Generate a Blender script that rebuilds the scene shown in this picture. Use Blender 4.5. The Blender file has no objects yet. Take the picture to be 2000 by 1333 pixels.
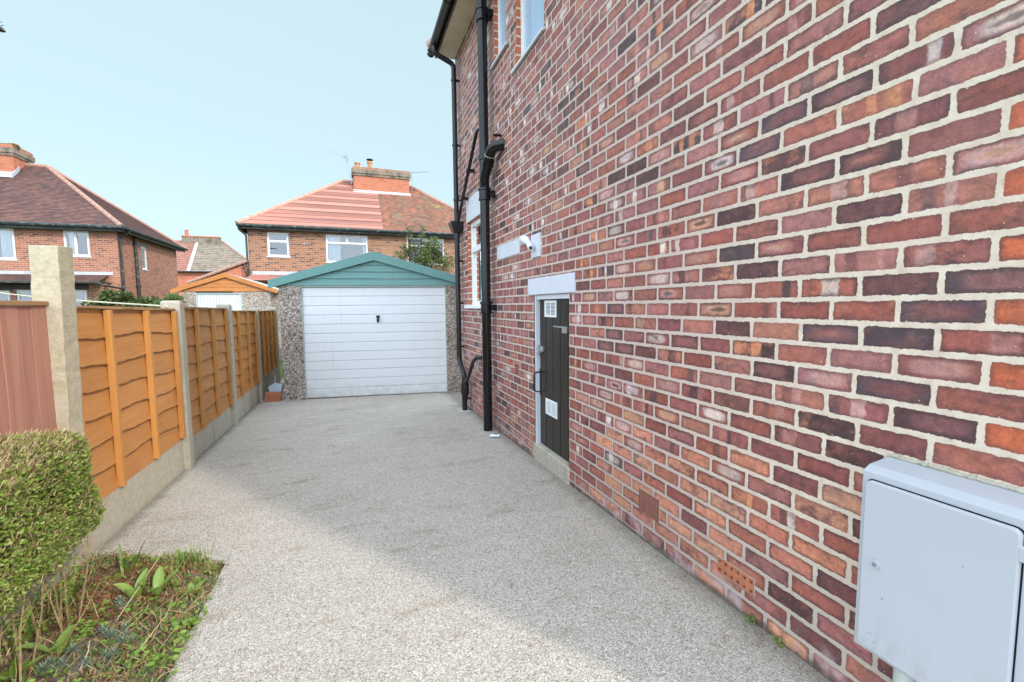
import bpy, bmesh, math, random
import numpy as np
from mathutils import Vector, Matrix
R = math.radians
rnd = random.Random(7)
sc = bpy.context.scene
COL = sc.collection

# ------------------------------------------------------------------ camera
cam_d = bpy.data.cameras.new('camera'); cam = bpy.data.objects.new('camera', cam_d); COL.objects.link(cam)
cam_d.sensor_fit = 'HORIZONTAL'; cam_d.sensor_width = 36.0; cam_d.lens = 15.562
cam_d.clip_start = 0.05; cam_d.clip_end = 2000
def cam_axis(x, y, f):
    yaw, pitch, roll = 0.35046, 0.081171, -0.01032
    c, s = math.cos(roll), math.sin(roll); x, y = c*x - s*y, s*x + c*y
    cp, sp = math.cos(pitch), math.sin(pitch)
    fw, up = cp*f + sp*y, -sp*f + cp*y
    return Vector((x*math.cos(yaw) + fw*math.sin(yaw), -x*math.sin(yaw) + fw*math.cos(yaw), up))
ax, ay, az = cam_axis(1, 0, 0), cam_axis(0, 1, 0), -cam_axis(0, 0, 1)
cam.matrix_world = Matrix(((ax.x, ay.x, az.x, 0), (ax.y, ay.y, az.y, 0), (ax.z, ay.z, az.z, 1.315), (0, 0, 0, 1)))
sc.camera = cam

# ------------------------------------------------------------------ sky, sun, exposure
SUN_AZ, SUN_EL = 146.0, 31.0          # azimuth clockwise from +Y
w = bpy.data.worlds.new('World'); sc.world = w; w.use_nodes = True
wn = w.node_tree; wn.nodes.clear()
wo = wn.nodes.new('ShaderNodeOutputWorld'); wb = wn.nodes.new('ShaderNodeBackground'); sky = wn.nodes.new('ShaderNodeTexSky')
sky.sky_type = 'NISHITA'; sky.sun_disc = False
sky.sun_elevation = R(SUN_EL); sky.sun_rotation = R(SUN_AZ)
sky.air_density = 1.0; sky.dust_density = 2.0; sky.ozone_density = 1.0
# hazy air: the sky texture thinned with pale haze, and an unseen brighter zone added overhead and towards the sun to lift the shade
def wnode(t, **k):
    n = wn.nodes.new('ShaderNode' + t)
    for a_, v_ in k.items(): setattr(n, a_, v_)
    return n
wtc = wnode('TexCoord'); wsep = wnode('SeparateXYZ'); wn.links.new(wtc.outputs['Generated'], wsep.inputs[0])
wmr = wnode('MapRange', interpolation_type='SMOOTHSTEP'); wn.links.new(wsep.outputs[1], wmr.inputs[0])
for i_, v_ in enumerate((0.66, -0.10, 0.0, 1.0)): wmr.inputs[1+i_].default_value = v_
wmx = wnode('Mix', data_type='RGBA'); wmx.inputs[0].default_value = 0.78; wn.links.new(sky.outputs[0], wmx.inputs[6]); wmx.inputs[7].default_value = (3.25, 4.25, 4.42, 1)
wml = wnode('Mix', data_type='RGBA'); wn.links.new(wmr.outputs[0], wml.inputs[0]); wn.links.new(wmx.outputs[2], wml.inputs[6]); wml.inputs[7].default_value = (10.7, 12.6, 14.7, 1)
wn.links.new(wml.outputs[2], wb.inputs[0]); wb.inputs[1].default_value = 0.15
wn.links.new(wb.outputs[0], wo.inputs[0])
sun_d = bpy.data.lights.new('sun', 'SUN'); sun = bpy.data.objects.new('sun', sun_d); COL.objects.link(sun)
sun_d.energy = 2.0; sun_d.angle = R(3.2); sun_d.color = (1.0, 0.90, 0.76)
to_sun = Vector((math.sin(R(SUN_AZ))*math.cos(R(SUN_EL)), math.cos(R(SUN_AZ))*math.cos(R(SUN_EL)), math.sin(R(SUN_EL))))
sun.rotation_euler = to_sun.to_track_quat('Z', 'Y').to_euler()
vs = sc.view_settings; vs.view_transform = 'Standard'; vs.look = 'None'; vs.gamma = 1.0; vs.use_curve_mapping = False
vs.exposure = 0.60
sc.cycles.max_bounces = 8; sc.cycles.transparent_max_bounces = 8

# ------------------------------------------------------------------ material helper
class Mt:
    def __init__(s, name):
        s.m = bpy.data.materials.new(name); s.m.use_nodes = True
        s.t = s.m.node_tree; s.t.nodes.clear()
        s.out = s.t.nodes.new('ShaderNodeOutputMaterial')
        s._tc = None; s._geo = None
    def put(s, sock, v):
        if isinstance(v, bpy.types.NodeSocket): s.t.links.new(v, sock)
        elif v is not None:
            if isinstance(v, (tuple, list)) and len(v) == 3 and sock.type == 'RGBA': v = (*v, 1)
            sock.default_value = v
    def n(s, typ, ins=None, **props):
        nd = s.t.nodes.new('ShaderNode' + typ)
        for k, v in props.items(): setattr(nd, k, v)
        for k, v in (ins or {}).items(): s.put(nd.inputs[k], v)
        return nd
    def tc(s, o='Object'):
        if not s._tc: s._tc = s.n('TexCoord')
        return s._tc.outputs[o]
    def pos(s):
        if not s._geo: s._geo = s.n('NewGeometry')
        return s._geo.outputs['Position']
    def island(s):
        s.pos(); return s._geo.outputs['Random Per Island']
    def m_(s, op, a, b=0.0, c=0.0, clamp=False):
        nd = s.n('Math', operation=op, use_clamp=clamp)
        for i, v in enumerate((a, b, c)): s.put(nd.inputs[i], v)
        return nd.outputs[0]
    def mp(s, v, scale=(1, 1, 1), loc=(0, 0, 0), rot=(0, 0, 0)):
        return s.n('Mapping', {'Vector': v, 'Scale': scale, 'Location': loc, 'Rotation': rot}).outputs[0]
    def noise(s, v, scale, detail=3.0, rough=0.55, dist=0.0, out='Fac', dim='3D'):
        return s.n('TexNoise', {'Vector': v, 'Scale': scale, 'Detail': detail, 'Roughness': rough, 'Distortion': dist}, noise_dimensions=dim).outputs[out]
    def vor(s, v, scale, out='Color', feature='F1', rand=1.0):
        return s.n('TexVoronoi', {'Vector': v, 'Scale': scale, 'Randomness': rand}, feature=feature).outputs[out]
    def mix(s, f, a, b, blend='MIX', clampf=True):
        nd = s.n('Mix', data_type='RGBA', blend_type=blend, clamp_factor=clampf)
        s.put(nd.inputs[0], f); s.put(nd.inputs[6], a); s.put(nd.inputs[7], b)
        return nd.outputs[2]
    def mr(s, v, a, b, c=0.0, d=1.0, interp='LINEAR'):
        nd = s.n('MapRange', interpolation_type=interp, clamp=True)
        for i, x in enumerate((v, a, b, c, d)): s.put(nd.inputs[i], x)
        return nd.outputs[0]
    def ss(s, v, a, b, c=0.0, d=1.0): return s.mr(v, a, b, c, d, 'SMOOTHSTEP')
    def ramp(s, f, stops, interp='LINEAR'):
        nd = s.n('ValToRGB', {0: f}); cr = nd.color_ramp; cr.interpolation = interp
        while len(cr.elements) < len(stops): cr.elements.new(0.5)
        for e, (p, c) in zip(cr.elements, stops): e.position = p; e.color = (*c, 1)
        return nd.outputs[0]
    def sep(s, v):
        return s.n('SeparateXYZ', {0: v}).outputs
    def attr(s, name, out='Color'):
        return s.n('Attribute', attribute_name=name).outputs[out]
    def bump(s, h, strength=0.5, dist=0.01):
        return s.n('Bump', {'Height': h, 'Strength': strength, 'Distance': dist}).outputs[0]
    def bsdf(s, col, rough=0.7, normal=None, spec=0.5, metal=0.0, **kw):
        ins = {'Base Color': col, 'Roughness': rough, 'Metallic': metal, 'Specular IOR Level': spec}
        if normal is not None: ins['Normal'] = normal
        ins.update(kw)
        nd = s.n('BsdfPrincipled', ins)
        s.t.links.new(nd.outputs[0], s.out.inputs[0]); s.b = nd
        return s.m

def plain(name, col, rough=0.6, spec=0.5, var=0.12, vscale=6.0, bump=0.0, bscale=80.0, metal=0.0, dirt=None):
    g = Mt(name); p = g.tc()
    n = g.noise(p, vscale, 5, 0.6)
    f = g.mr(n, 0.3, 0.7, 1 - var, 1 + var)
    c = g.mix(1.0, col, g.n('CombineColor', {0: f, 1: f, 2: f}).outputs[0], 'MULTIPLY')
    if dirt:
        c = g.mix(g.ss(g.noise(p, dirt[1], 6, 0.65), 0.5, 0.72, 0, dirt[2]), c, dirt[0])
    nm = g.bump(g.noise(p, bscale, 4), bump, 0.004) if bump else None
    return g.bsdf(c, g.mr(n, 0.2, 0.8, rough*0.85, min(1, rough*1.15)), nm, spec, metal)

# --- main wall brick: every brick carries its own colours as attributes
def mat_main_brick():
    g = Mt('old_clinker_brick')
    uv = g.n('UVMap', uv_map='uv').outputs[0]; u = g.sep(uv); a, b = u[0], u[1]
    p = g.pos()
    dat = g.n('SeparateColor', {0: g.attr('bdat')}).outputs      # L, rnd, rnd2
    pat = g.n('SeparateColor', {0: g.attr('bpat')}).outputs      # oval, band, splotch
    c1, c2, c3 = g.attr('bcol'), g.attr('bcol2'), g.attr('bcol3')
    L, r1, r2 = dat[0], dat[1], dat[2]
    H = 0.08
    fine = g.noise(p, 120, 4, 0.65); mid = g.noise(p, 34, 4, 0.6); big = g.noise(p, 9, 3, 0.6)
    # distance to brick edge (joint half widths), ragged
    da = g.m_('SUBTRACT', g.m_('MINIMUM', a, g.m_('SUBTRACT', L, a)), 0.0078)
    db = g.m_('SUBTRACT', g.m_('MINIMUM', b, g.m_('SUBTRACT', H, b)), 0.0086)
    d = g.m_('SMOOTH_MIN', da, db, 0.010)
    d = g.m_('ADD', d, g.m_('MULTIPLY', g.m_('SUBTRACT', mid, 0.5), 0.014))
    d = g.m_('ADD', d, g.m_('MULTIPLY', g.m_('SUBTRACT', fine, 0.5), 0.0075))
    mask = g.ss(d, -0.0006, 0.0008)
    # patterns
    ua = g.m_('DIVIDE', g.m_('ABSOLUTE', g.m_('SUBTRACT', a, g.m_('MULTIPLY', L, g.m_('ADD', 0.42, g.m_('MULTIPLY', r1, 0.16))))), g.m_('MULTIPLY', L, 0.5))
    ub = g.m_('DIVIDE', g.m_('ABSOLUTE', g.m_('SUBTRACT', b, 0.041)), 0.036)
    ell = g.m_('POWER', g.m_('ADD', g.m_('POWER', ua, 3.0), g.m_('POWER', ub, 3.0)), 0.3333)
    ell = g.m_('ADD', ell, g.m_('MULTIPLY', g.m_('SUBTRACT', mid, 0.5), 0.55))
    oval = g.m_('MULTIPLY', g.ss(ell, 0.85, 0.45), pat[0])
    core = g.m_('MULTIPLY', g.ss(g.m_('ADD', ell, g.m_('MULTIPLY', ub, 0.7)), 0.62, 0.25), g.m_('MULTIPLY', pat[0], g.m_('GREATER_THAN', r2, 0.68)))
    s = g.m_('DIVIDE', a, L)
    s = g.m_('ADD', s, g.m_('MULTIPLY', g.m_('SUBTRACT', mid, 0.5), 0.16))
    bd = g.m_('ABSOLUTE', g.m_('SUBTRACT', s, g.m_('ADD', 0.25, g.m_('MULTIPLY', r1, 0.5))))
    band = g.m_('MULTIPLY', g.ss(bd, g.m_('ADD', 0.07, g.m_('MULTIPLY', r2, 0.10)), g.m_('ADD', 0.03, g.m_('MULTIPLY', r2, 0.10))), pat[1])
    bd2 = g.m_('ABSOLUTE', g.m_('SUBTRACT', s, g.m_('FRACT', g.m_('ADD', 0.62, g.m_('MULTIPLY', r2, 3.7)))))
    band2 = g.m_('MULTIPLY', g.ss(bd2, 0.13, 0.05), g.m_('MULTIPLY', pat[1], 0.7))
    seed = g.n('CombineXYZ', {0: g.m_('MULTIPLY', r1, 40.0), 1: g.m_('MULTIPLY', r2, 40.0), 2: 0.0}).outputs[0]
    pp = g.n('VectorMath', {0: p, 1: seed}, operation='ADD').outputs[0]
    sp = g.noise(g.mp(pp, (1, 0.7, 1)), 15, 6, 0.66, 0.35)
    spl = g.m_('MULTIPLY', g.ss(sp, 0.47, 0.66), pat[2])
    c = g.mix(oval, c1, c2); c = g.mix(core, c, c3)
    c = g.mix(band2, c, c3); c = g.mix(band, c, c2); c = g.mix(spl, c, c3)
    # burnt edges, mottling, soot, pits, pale specks
    soot = g.noise(g.mp(pp, (1, 0.5, 1)), 13, 6, 0.68, 0.8)
    edge = g.m_('MULTIPLY', g.ss(g.m_('ADD', d, g.m_('MULTIPLY', g.m_('SUBTRACT', soot, 0.5), 0.045)), 0.017, 0.0), g.m_('MULTIPLY_ADD', r2, 0.55, 0.25))
    c = g.mix(edge, c, (0.066, 0.034, 0.033))
    c = g.mix(g.m_('MULTIPLY', g.ss(soot, 0.53, 0.70), g.m_('MULTIPLY_ADD', r1, 0.85, 0.05)), c, (0.060, 0.036, 0.036))
    c = g.mix(g.ss(g.noise(g.mp(pp, (1, 0.6, 1), (9, 4, 2)), 18, 5, 0.65, 0.5), 0.54, 0.72, 0, 0.6), c, g.mix(0.5, c, (0.42, 0.15, 0.09)))
    hue = g.noise(g.mp(pp, (1, 0.45, 1), (2, 8, 5)), 24, 3, 0.6)
    c = g.mix(1.0, c, g.ramp(hue, [(0.3, (0.80, 0.84, 0.98)), (0.5, (1, 1, 1)), (0.7, (1.0, 0.98, 0.9))]), 'MULTIPLY')
    v = g.m_('MULTIPLY_ADD', mid, 1.1, 0.48); v = g.m_('MULTIPLY', v, g.m_('MULTIPLY_ADD', fine, 0.9, 0.56))
    c = g.mix(1.0, c, g.n('CombineColor', {0: v, 1: v, 2: v}).outputs[0], 'MULTIPLY')
    pits = g.vor(p, 170, 'Distance'); c = g.mix(g.ss(pits, 0.20, 0.10, 0, 0.6), c, (0.025, 0.018, 0.017))
    wsp = g.vor(g.mp(p, loc=(3, 1, 2)), 26, 'Distance'); c = g.mix(g.ss(wsp, 0.055, 0.03, 0, 0.8), c, (0.75, 0.72, 0.7))
    # pale salts towards the damp course
    z = g.sep(p)[2]
    salt = g.m_('MULTIPLY', g.ss(g.m_('ADD', z, g.m_('MULTIPLY', g.sep(p)[1], 0.022)), 0.16, 0.02), g.ss(g.noise(p, 5.5, 5, 0.65), 0.45, 0.62))
    c = g.mix(g.m_('MULTIPLY', salt, 0.7), c, (0.52, 0.44, 0.47))
    # mortar
    mo = g.ramp(g.noise(p, 22, 6, 0.7), [(0.25, (0.52, 0.42, 0.32)), (0.5, (0.66, 0.555, 0.44)), (0.8, (0.75, 0.66, 0.55))])
    farm = g.ss(g.m_('ADD', g.sep(p)[1], g.m_('MULTIPLY', big, 0.8)), 1.2, 2.6)
    mo = g.mix(farm, mo, g.mix(g.noise(p, 17, 5, 0.7), (0.43, 0.325, 0.275), (0.62, 0.50, 0.44)))
    low = g.ss(g.m_('ADD', z, g.m_('MULTIPLY', big, 0.35)), 0.75, 0.3)
    mo = g.mix(g.m_('MULTIPLY', low, 0.6), mo, (0.36, 0.31, 0.275))
    grime = g.ss(g.noise(p, 3.0, 5, 0.6), 0.55, 0.75, 0, 0.35); mo = g.mix(grime, mo, (0.42, 0.32, 0.28))
    damp = g.ss(g.m_('ADD', g.m_('ADD', z, g.m_('MULTIPLY', g.sep(p)[1], 0.0255)), g.m_('MULTIPLY', g.m_('SUBTRACT', big, 0.5), 0.10)), 0.045, 0.0)
    col = g.mix(mask, mo, c)
    col = g.mix(g.m_('MULTIPLY', damp, 0.8), col, (0.07, 0.06, 0.045))
    h = g.m_('ADD', g.m_('MULTIPLY', mask, 0.8), g.m_('ADD', g.m_('MULTIPLY', mid, 0.5), g.m_('MULTIPLY', fine, 0.35)))
    ro = g.mr(mask, 0, 1, 0.9, g.mr(big, 0.3, 0.7, 0.42, 0.7))
    return g.bsdf(col, ro, g.bump(h, 0.55, 0.006), 0.45)

def mat_far_brick(name, c1, c2, mo, dark=(0.10, 0.05, 0.045)):
    g = Mt(name); uv = g.n('UVMap', uv_map='uv').outputs[0]
    uvn = g.n('VectorMath', {0: uv, 1: g.n('VectorMath', {0: g.noise(g.pos(), 12, 3, out='Color'), 1: (0.014, 0.014, 0)}, operation='MULTIPLY').outputs[0]}, operation='ADD').outputs[0]
    bt = g.n('TexBrick', {'Vector': uvn, 'Color1': (1, 1, 1, 1), 'Color2': (0, 0, 0, 1), 'Mortar': (0.5, 0.5, 0.5, 1), 'Scale': 1.0, 'Mortar Size': 0.010, 'Mortar Smooth': 0.3, 'Bias': 0.0, 'Brick Width': 0.235, 'Row Height': 0.083})
    r = g.n('SeparateColor', {0: bt.outputs[0]}).outputs[0]
    nz = g.noise(uv, 3.0, 4, 0.6)
    c = g.mix(r, c1, c2)
    c = g.mix(g.ss(r, 0.66, 0.86), c, dark)
    c = g.mix(g.ss(nz, 0.4, 0.75, 0, 0.5), c, g.mix(0.5, c1, dark))
    c = g.mix(bt.outputs[1], c, mo)
    return g.bsdf(c, 0.85, None, 0.3)

def mat_tile(name, stops, wid=0.17, crs=0.11, moss=None, rough=0.8):
    g = Mt(name); uv = g.n('UVMap', uv_map='uv').outputs[0]; s = g.sep(uv)
    row = g.m_('FLOOR', g.m_('DIVIDE', s[1], crs))
    cell = g.m_('FLOOR', g.m_('ADD', g.m_('DIVIDE', s[0], wid), g.m_('MULTIPLY', g.m_('MODULO', row, 2.0), 0.5)))
    fr = g.m_('FRACT', g.m_('ADD', g.m_('DIVIDE', s[0], wid), g.m_('MULTIPLY', g.m_('MODULO', row, 2.0), 0.5)))
    wn_ = g.n('TexWhiteNoise', {'Vector': g.n('CombineXYZ', {0: cell, 1: row, 2: 0.0}).outputs[0]}, noise_dimensions='2D').outputs['Value']
    nz = g.noise(g.pos(), 0.9, 4, 0.6)
    f = g.m_('ADD', g.m_('MULTIPLY', wn_, 0.5), g.m_('MULTIPLY', nz, 0.55))
    c = g.ramp(f, stops)
    c = g.mix(g.ss(g.m_('ABSOLUTE', g.m_('SUBTRACT', fr, 0.5)), 0.45, 0.49, 0, 0.45), c, (0.03, 0.022, 0.02))
    if moss:
        c = g.mix(g.ss(g.noise(g.pos(), 1.6, 6, 0.7), 0.52, 0.64, 0, 0.8), c, moss[0])
        c = g.mix(g.ss(g.noise(g.mp(g.pos(), loc=(5, 2, 1)), 2.3, 6, 0.75), 0.60, 0.68, 0, 0.85), c, moss[1])
    return g.bsdf(c, rough, g.bump(g.noise(g.pos(), 40, 3), 0.2, 0.01), 0.3)

def mat_aggregate():
    g = Mt('exposed_aggregate'); p = g.pos()
    pw = g.n('VectorMath', {0: p, 1: g.n('VectorMath', {0: g.noise(p, 60, 2, out='Color'), 1: (0.006, 0.006, 0.0)}, operation='MULTIPLY').outputs[0]}, operation='ADD').outputs[0]
    v1 = g.n('TexVoronoi', {'Vector': pw, 'Scale': 205.0}, feature='F1'); v2 = g.n('TexVoronoi', {'Vector': pw, 'Scale': 205.0}, feature='DISTANCE_TO_EDGE')
    r = g.n('SeparateColor', {0: v1.outputs['Color']}).outputs
    c = g.ramp(r[0], [(0.0, (0.18, 0.145, 0.115)), (0.10, (0.33, 0.275, 0.225)), (0.28, (0.47, 0.41, 0.345)), (0.55, (0.58, 0.52, 0.45)), (0.85, (0.69, 0.635, 0.56)), (1.0, (0.84, 0.80, 0.74))])
    gap = g.ss(v2.outputs['Distance'], 0.02, 0.10)
    c = g.mix(gap, (0.30, 0.27, 0.235), c)
    st = g.noise(p, 1.1, 6, 0.62); st2 = g.noise(g.mp(p, (1.0, 2.6, 1), (4, 7, 0), (0, 0, 0.5)), 2.4, 6, 0.68)
    c = g.mix(g.ss(st2, 0.54, 0.72, 0, 0.6), c, g.mix(1.0, c, (0.60, 0.50, 0.38), 'MULTIPLY'))
    c = g.mix(g.ss(g.noise(g.mp(p, loc=(11, 5, 0)), 5.5, 6, 0.75), 0.60, 0.70, 0, 0.5), c, g.mix(1.0, c, (0.55, 0.45, 0.34), 'MULTIPLY'))
    c = g.mix(g.ss(st, 0.45, 0.7, 0, 0.35), c, g.mix(1.0, c, (0.72, 0.69, 0.66), 'MULTIPLY'))
    # a few lighter scrubbed streaks and small dark droppings
    sk = g.noise(g.mp(p, (0.8, 4.0, 1), (2, 3, 0), (0, 0, -0.25)), 2.2, 4, 0.6)
    y = g.sep(p)[1]
    c = g.mix(g.m_('MULTIPLY', g.ss(sk, 0.56, 0.66, 0, 0.35), g.ss(y, 4.0, 5.0)), c, (0.62, 0.58, 0.52))
    dk = g.n('TexVoronoi', {'Vector': p, 'Scale': 4.5}, feature='F1').outputs['Distance']
    c = g.mix(g.m_('MULTIPLY', g.ss(dk, 0.10, 0.03), g.ss(g.noise(p, 45, 4, 0.7), 0.5, 0.62, 0, 0.6)), c, (0.09, 0.07, 0.05))
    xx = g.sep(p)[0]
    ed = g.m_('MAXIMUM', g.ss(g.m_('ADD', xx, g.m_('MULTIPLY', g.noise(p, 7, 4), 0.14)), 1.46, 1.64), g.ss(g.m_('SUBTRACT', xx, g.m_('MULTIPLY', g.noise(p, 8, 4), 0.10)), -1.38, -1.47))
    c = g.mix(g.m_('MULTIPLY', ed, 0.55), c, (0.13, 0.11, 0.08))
    h = g.m_('ADD', g.m_('MULTIPLY', gap, 0.6), g.m_('MULTIPLY', r[1], 0.6))
    return g.bsdf(c, 0.75, g.bump(h, 0.6, 0.004), 0.35)

def mat_pebbledash():
    g = Mt('pebbledash'); p = g.pos()
    v1 = g.n('TexVoronoi', {'Vector': p, 'Scale': 58.0}, feature='F1'); v2 = g.n('TexVoronoi', {'Vector': p, 'Scale': 58.0}, feature='DISTANCE_TO_EDGE')
    r = g.n('SeparateColor', {0: v1.outputs['Color']}).outputs
    c = g.ramp(r[0], [(0.0, (0.12, 0.09, 0.075)), (0.2, (0.27, 0.20, 0.16)), (0.4, (0.46, 0.38, 0.315)), (0.7, (0.63, 0.56, 0.48)), (1.0, (0.82, 0.78, 0.71))])
    gap = g.ss(v2.outputs['Distance'], 0.02, 0.12)
    c = g.mix(gap, (0.22, 0.185, 0.16), c)
    c = g.mix(g.ss(g.noise(p, 2.0, 5), 0.5, 0.75, 0, 0.4), c, g.mix(1.0, c, (0.6, 0.52, 0.45), 'MULTIPLY'))
    return g.bsdf(c, 0.8, g.bump(g.m_('ADD', gap, r[1]), 0.8, 0.008), 0.3)

def mat_wood(name, c1, c2, grain=(1, 9, 60), rough=0.62, wear=None):
    g = Mt(name); p = g.tc()
    st = g.n('VectorMath', {0: g.mp(p, grain), 1: g.n('VectorMath', {0: g.island(), 1: (37, 53, 91)}, operation='MULTIPLY').outputs[0]}, operation='ADD').outputs[0]
    gr = g.noise(st, 1.6, 6, 0.62, 0.8)
    big = g.noise(p, 2.2, 4, 0.6)
    c = g.mix(g.ss(gr, 0.3, 0.7), c1, c2)
    v = g.m_('ADD', 0.86, g.m_('MULTIPLY', g.island(), 0.26))
    c = g.mix(1.0, c, g.n('CombineColor', {0: v, 1: v, 2: v}).outputs[0], 'MULTIPLY')
    c = g.mix(g.ss(big, 0.45, 0.75, 0, 0.4), c, g.mix(1.0, c, (0.72, 0.62, 0.6), 'MULTIPLY'))
    if wear: c = g.mix(g.ss(g.noise(g.mp(p, grain), 4.0, 6, 0.7), wear[1], wear[1] + 0.1, 0, wear[2]), c, wear[0])
    return g.bsdf(c, rough, g.bump(gr, 0.25, 0.004), 0.35)

def mat_leaf(name, stops, rough=0.45, trans=0.25):
    g = Mt(name)
    c = g.ramp(g.island(), stops)
    c = g.mix(g.ss(g.noise(g.pos(), 7, 3), 0.35, 0.7, 0, 0.5), c, g.mix(1.0, c, (0.65, 0.75, 0.5), 'MULTIPLY'))
    b = g.n('BsdfPrincipled', {'Base Color': c, 'Roughness': rough, 'Specular IOR Level': 0.4})
    tr = g.n('BsdfTranslucent', {'Color': c})
    ms = g.n('MixShader', {0: trans, 1: b.outputs[0], 2: tr.outputs[0]})
    g.t.links.new(ms.outputs[0], g.out.inputs[0]); return g.m

def mat_glass(name, tint=(0.75, 0.82, 0.88), fac=0.0):
    g = Mt(name)
    fr = g.n('Fresnel', {'IOR': 1.55}).outputs[0]
    f = g.m_('ADD', g.m_('MULTIPLY', fr, 1.3), 0.10 + fac, clamp=True)
    nm = g.bump(g.noise(g.pos(), 1.3, 2), 0.05, 0.02)
    gl = g.n('BsdfGlossy', {'Color': (1, 1, 1, 1), 'Roughness': 0.02, 'Normal': nm}); tp = g.n('BsdfTransparent', {'Color': (*tint, 1)})
    ms = g.n('MixShader', {0: f, 1: tp.outputs[0], 2: gl.outputs[0]})
    g.t.links.new(ms.outputs[0], g.out.inputs[0]); return g.m

def mat_concrete(name, c1, c2, scale=60.0, bump=0.5, stain=(0.25, 0.23, 0.17), stops=(0.5, 0.75), lichen=None):
    g = Mt(name); p = g.pos()
    v = g.n('TexVoronoi', {'Vector': p, 'Scale': scale}, feature='F1')
    r = g.n('SeparateColor', {0: v.outputs['Color']}).outputs
    c = g.mix(g.m_('MULTIPLY', r[0], 0.75), c1, c2)
    nz = g.noise(p, 26, 6, 0.7)
    c = g.mix(g.ss(nz, 0.3, 0.7, 0, 0.55), c, g.mix(0.5, c1, (0.75, 0.7, 0.6)))
    c = g.mix(g.ss(g.noise(g.mp(p, (1, 1, 0.45)), 3.2, 6, 0.68), stops[0], stops[1], 0, 0.75), c, stain)
    if lichen: c = g.mix(g.ss(g.noise(p, 9, 5, 0.7), 0.58, 0.66, 0, 0.6), c, lichen)
    return g.bsdf(c, 0.88, g.bump(g.m_('ADD', nz, g.m_('MULTIPLY', r[1], 0.5)), bump, 0.006), 0.25)

M = {}
M['brick'] = mat_main_brick()
M['brickA'] = mat_far_brick('orange_brick', (0.42, 0.165, 0.10), (0.28, 0.10, 0.066), (0.40, 0.30, 0.23), (0.19, 0.08, 0.062))
M['brickB'] = mat_far_brick('tan_orange_brick', (0.38, 0.17, 0.095), (0.25, 0.10, 0.06), (0.36, 0.28, 0.205), (0.12, 0.062, 0.05))
M['brickC'] = mat_far_brick('bright_red_brick', (0.55, 0.16, 0.085), (0.46, 0.13, 0.07), (0.5, 0.28, 0.2), (0.32, 0.10, 0.06))
M['brickRed'] = mat_far_brick('red_chimney_brick', (0.47, 0.15, 0.08), (0.39, 0.12, 0.065), (0.40, 0.23, 0.16), (0.36, 0.10, 0.05))
M['brickDark'] = mat_concrete('sooty_lichened_brick', (0.12, 0.09, 0.07), (0.22, 0.14, 0.09), 14, 0.5, (0.05, 0.05, 0.04), (0.45, 0.65), (0.32, 0.30, 0.07))
M['reveal'] = mat_far_brick('orange_reveal_brick', (0.50, 0.15, 0.07), (0.42, 0.13, 0.065), (0.6, 0.5, 0.4), (0.30, 0.09, 0.05))
M['tileA'] = mat_tile('brown_plain_tiles', [(0.2, (0.07, 0.042, 0.040)), (0.5, (0.115, 0.064, 0.058)), (0.8, (0.19, 0.09, 0.07))])
M['tileB1'] = mat_tile('salmon_concrete_tiles', [(0.2, (0.36, 0.155, 0.115)), (0.6, (0.41, 0.185, 0.14)), (0.9, (0.45, 0.21, 0.165))], 90.0, 0.34)
M['tileB2'] = mat_tile('mossy_clay_tiles', [(0.2, (0.13, 0.075, 0.055)), (0.5, (0.20, 0.105, 0.072)), (0.68, (0.30, 0.12, 0.075)), (0.9, (0.42, 0.15, 0.085))], 0.17, 0.11, ((0.185, 0.15, 0.105), (0.36, 0.31, 0.06)))
M['tileC1'] = mat_tile('red_brown_tiles', [(0.2, (0.24, 0.11, 0.085)), (0.8, (0.33, 0.16, 0.12))], 0.3, 0.3)
M['tileC2'] = mat_tile('olive_grey_tiles', [(0.2, (0.16, 0.13, 0.10)), (0.8, (0.27, 0.225, 0.175))], 0.3, 0.3)
M['hipA'] = mat_concrete('clay_hip_tiles', (0.34, 0.15, 0.105), (0.24, 0.11, 0.085), 3.4, 0.2, (0.40, 0.32, 0.24), (0.62, 0.72))
M['hipB'] = mat_concrete('salmon_hip_tiles', (0.46, 0.19, 0.13), (0.50, 0.22, 0.16), 3.4, 0.15, (0.36, 0.15, 0.11), (0.6, 0.8))
M['lead'] = plain('lead_flashing', (0.42, 0.44, 0.46), 0.5, 0.5, 0.15, 3, 0.1, 30, 0.0, ((0.7, 0.7, 0.68), 4, 0.5))
M['agg'] = mat_aggregate()
M['pebble'] = mat_pebbledash()
M['white'] = plain('white_upvc', (0.74, 0.75, 0.77), 0.35, 0.5, 0.03)
M['whitepaint'] = plain('white_masonry_paint', (0.575, 0.60, 0.65), 0.6, 0.4, 0.05, 5, 0.15, 60)
M['cream'] = plain('cream_soffit_paint', (0.66, 0.55, 0.43), 0.7, 0.3, 0.1, 4, 0.2, 20, 0, ((0.42, 0.33, 0.25), 3, 0.5))
M['black'] = plain('black_gloss_paint', (0.008, 0.009, 0.010), 0.16, 0.36, 0.2, 10, 0.12, 45)
M['blackpl'] = plain('black_plastic', (0.012, 0.013, 0.015), 0.33, 0.4, 0.2)
M['gutterA'] = plain('weathered_black_gutter', (0.03, 0.035, 0.036), 0.5, 0.4, 0.3, 3, 0.2, 30, 0, ((0.20, 0.30, 0.26), 6, 0.5))
M['fascia'] = plain('brown_fascia_board', (0.045, 0.035, 0.03), 0.5, 0.4, 0.2)
M['door'] = None
M['vent'] = plain('white_metal_vent', (0.74, 0.76, 0.78), 0.4, 0.5, 0.04)
M['chrome'] = plain('galvanised_steel', (0.6, 0.61, 0.62), 0.3, 0.5, 0.1, 20, 0, 1, 0.9)
M['dark'] = plain('dark_void', (0.012, 0.011, 0.011), 0.9, 0.1)
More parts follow.
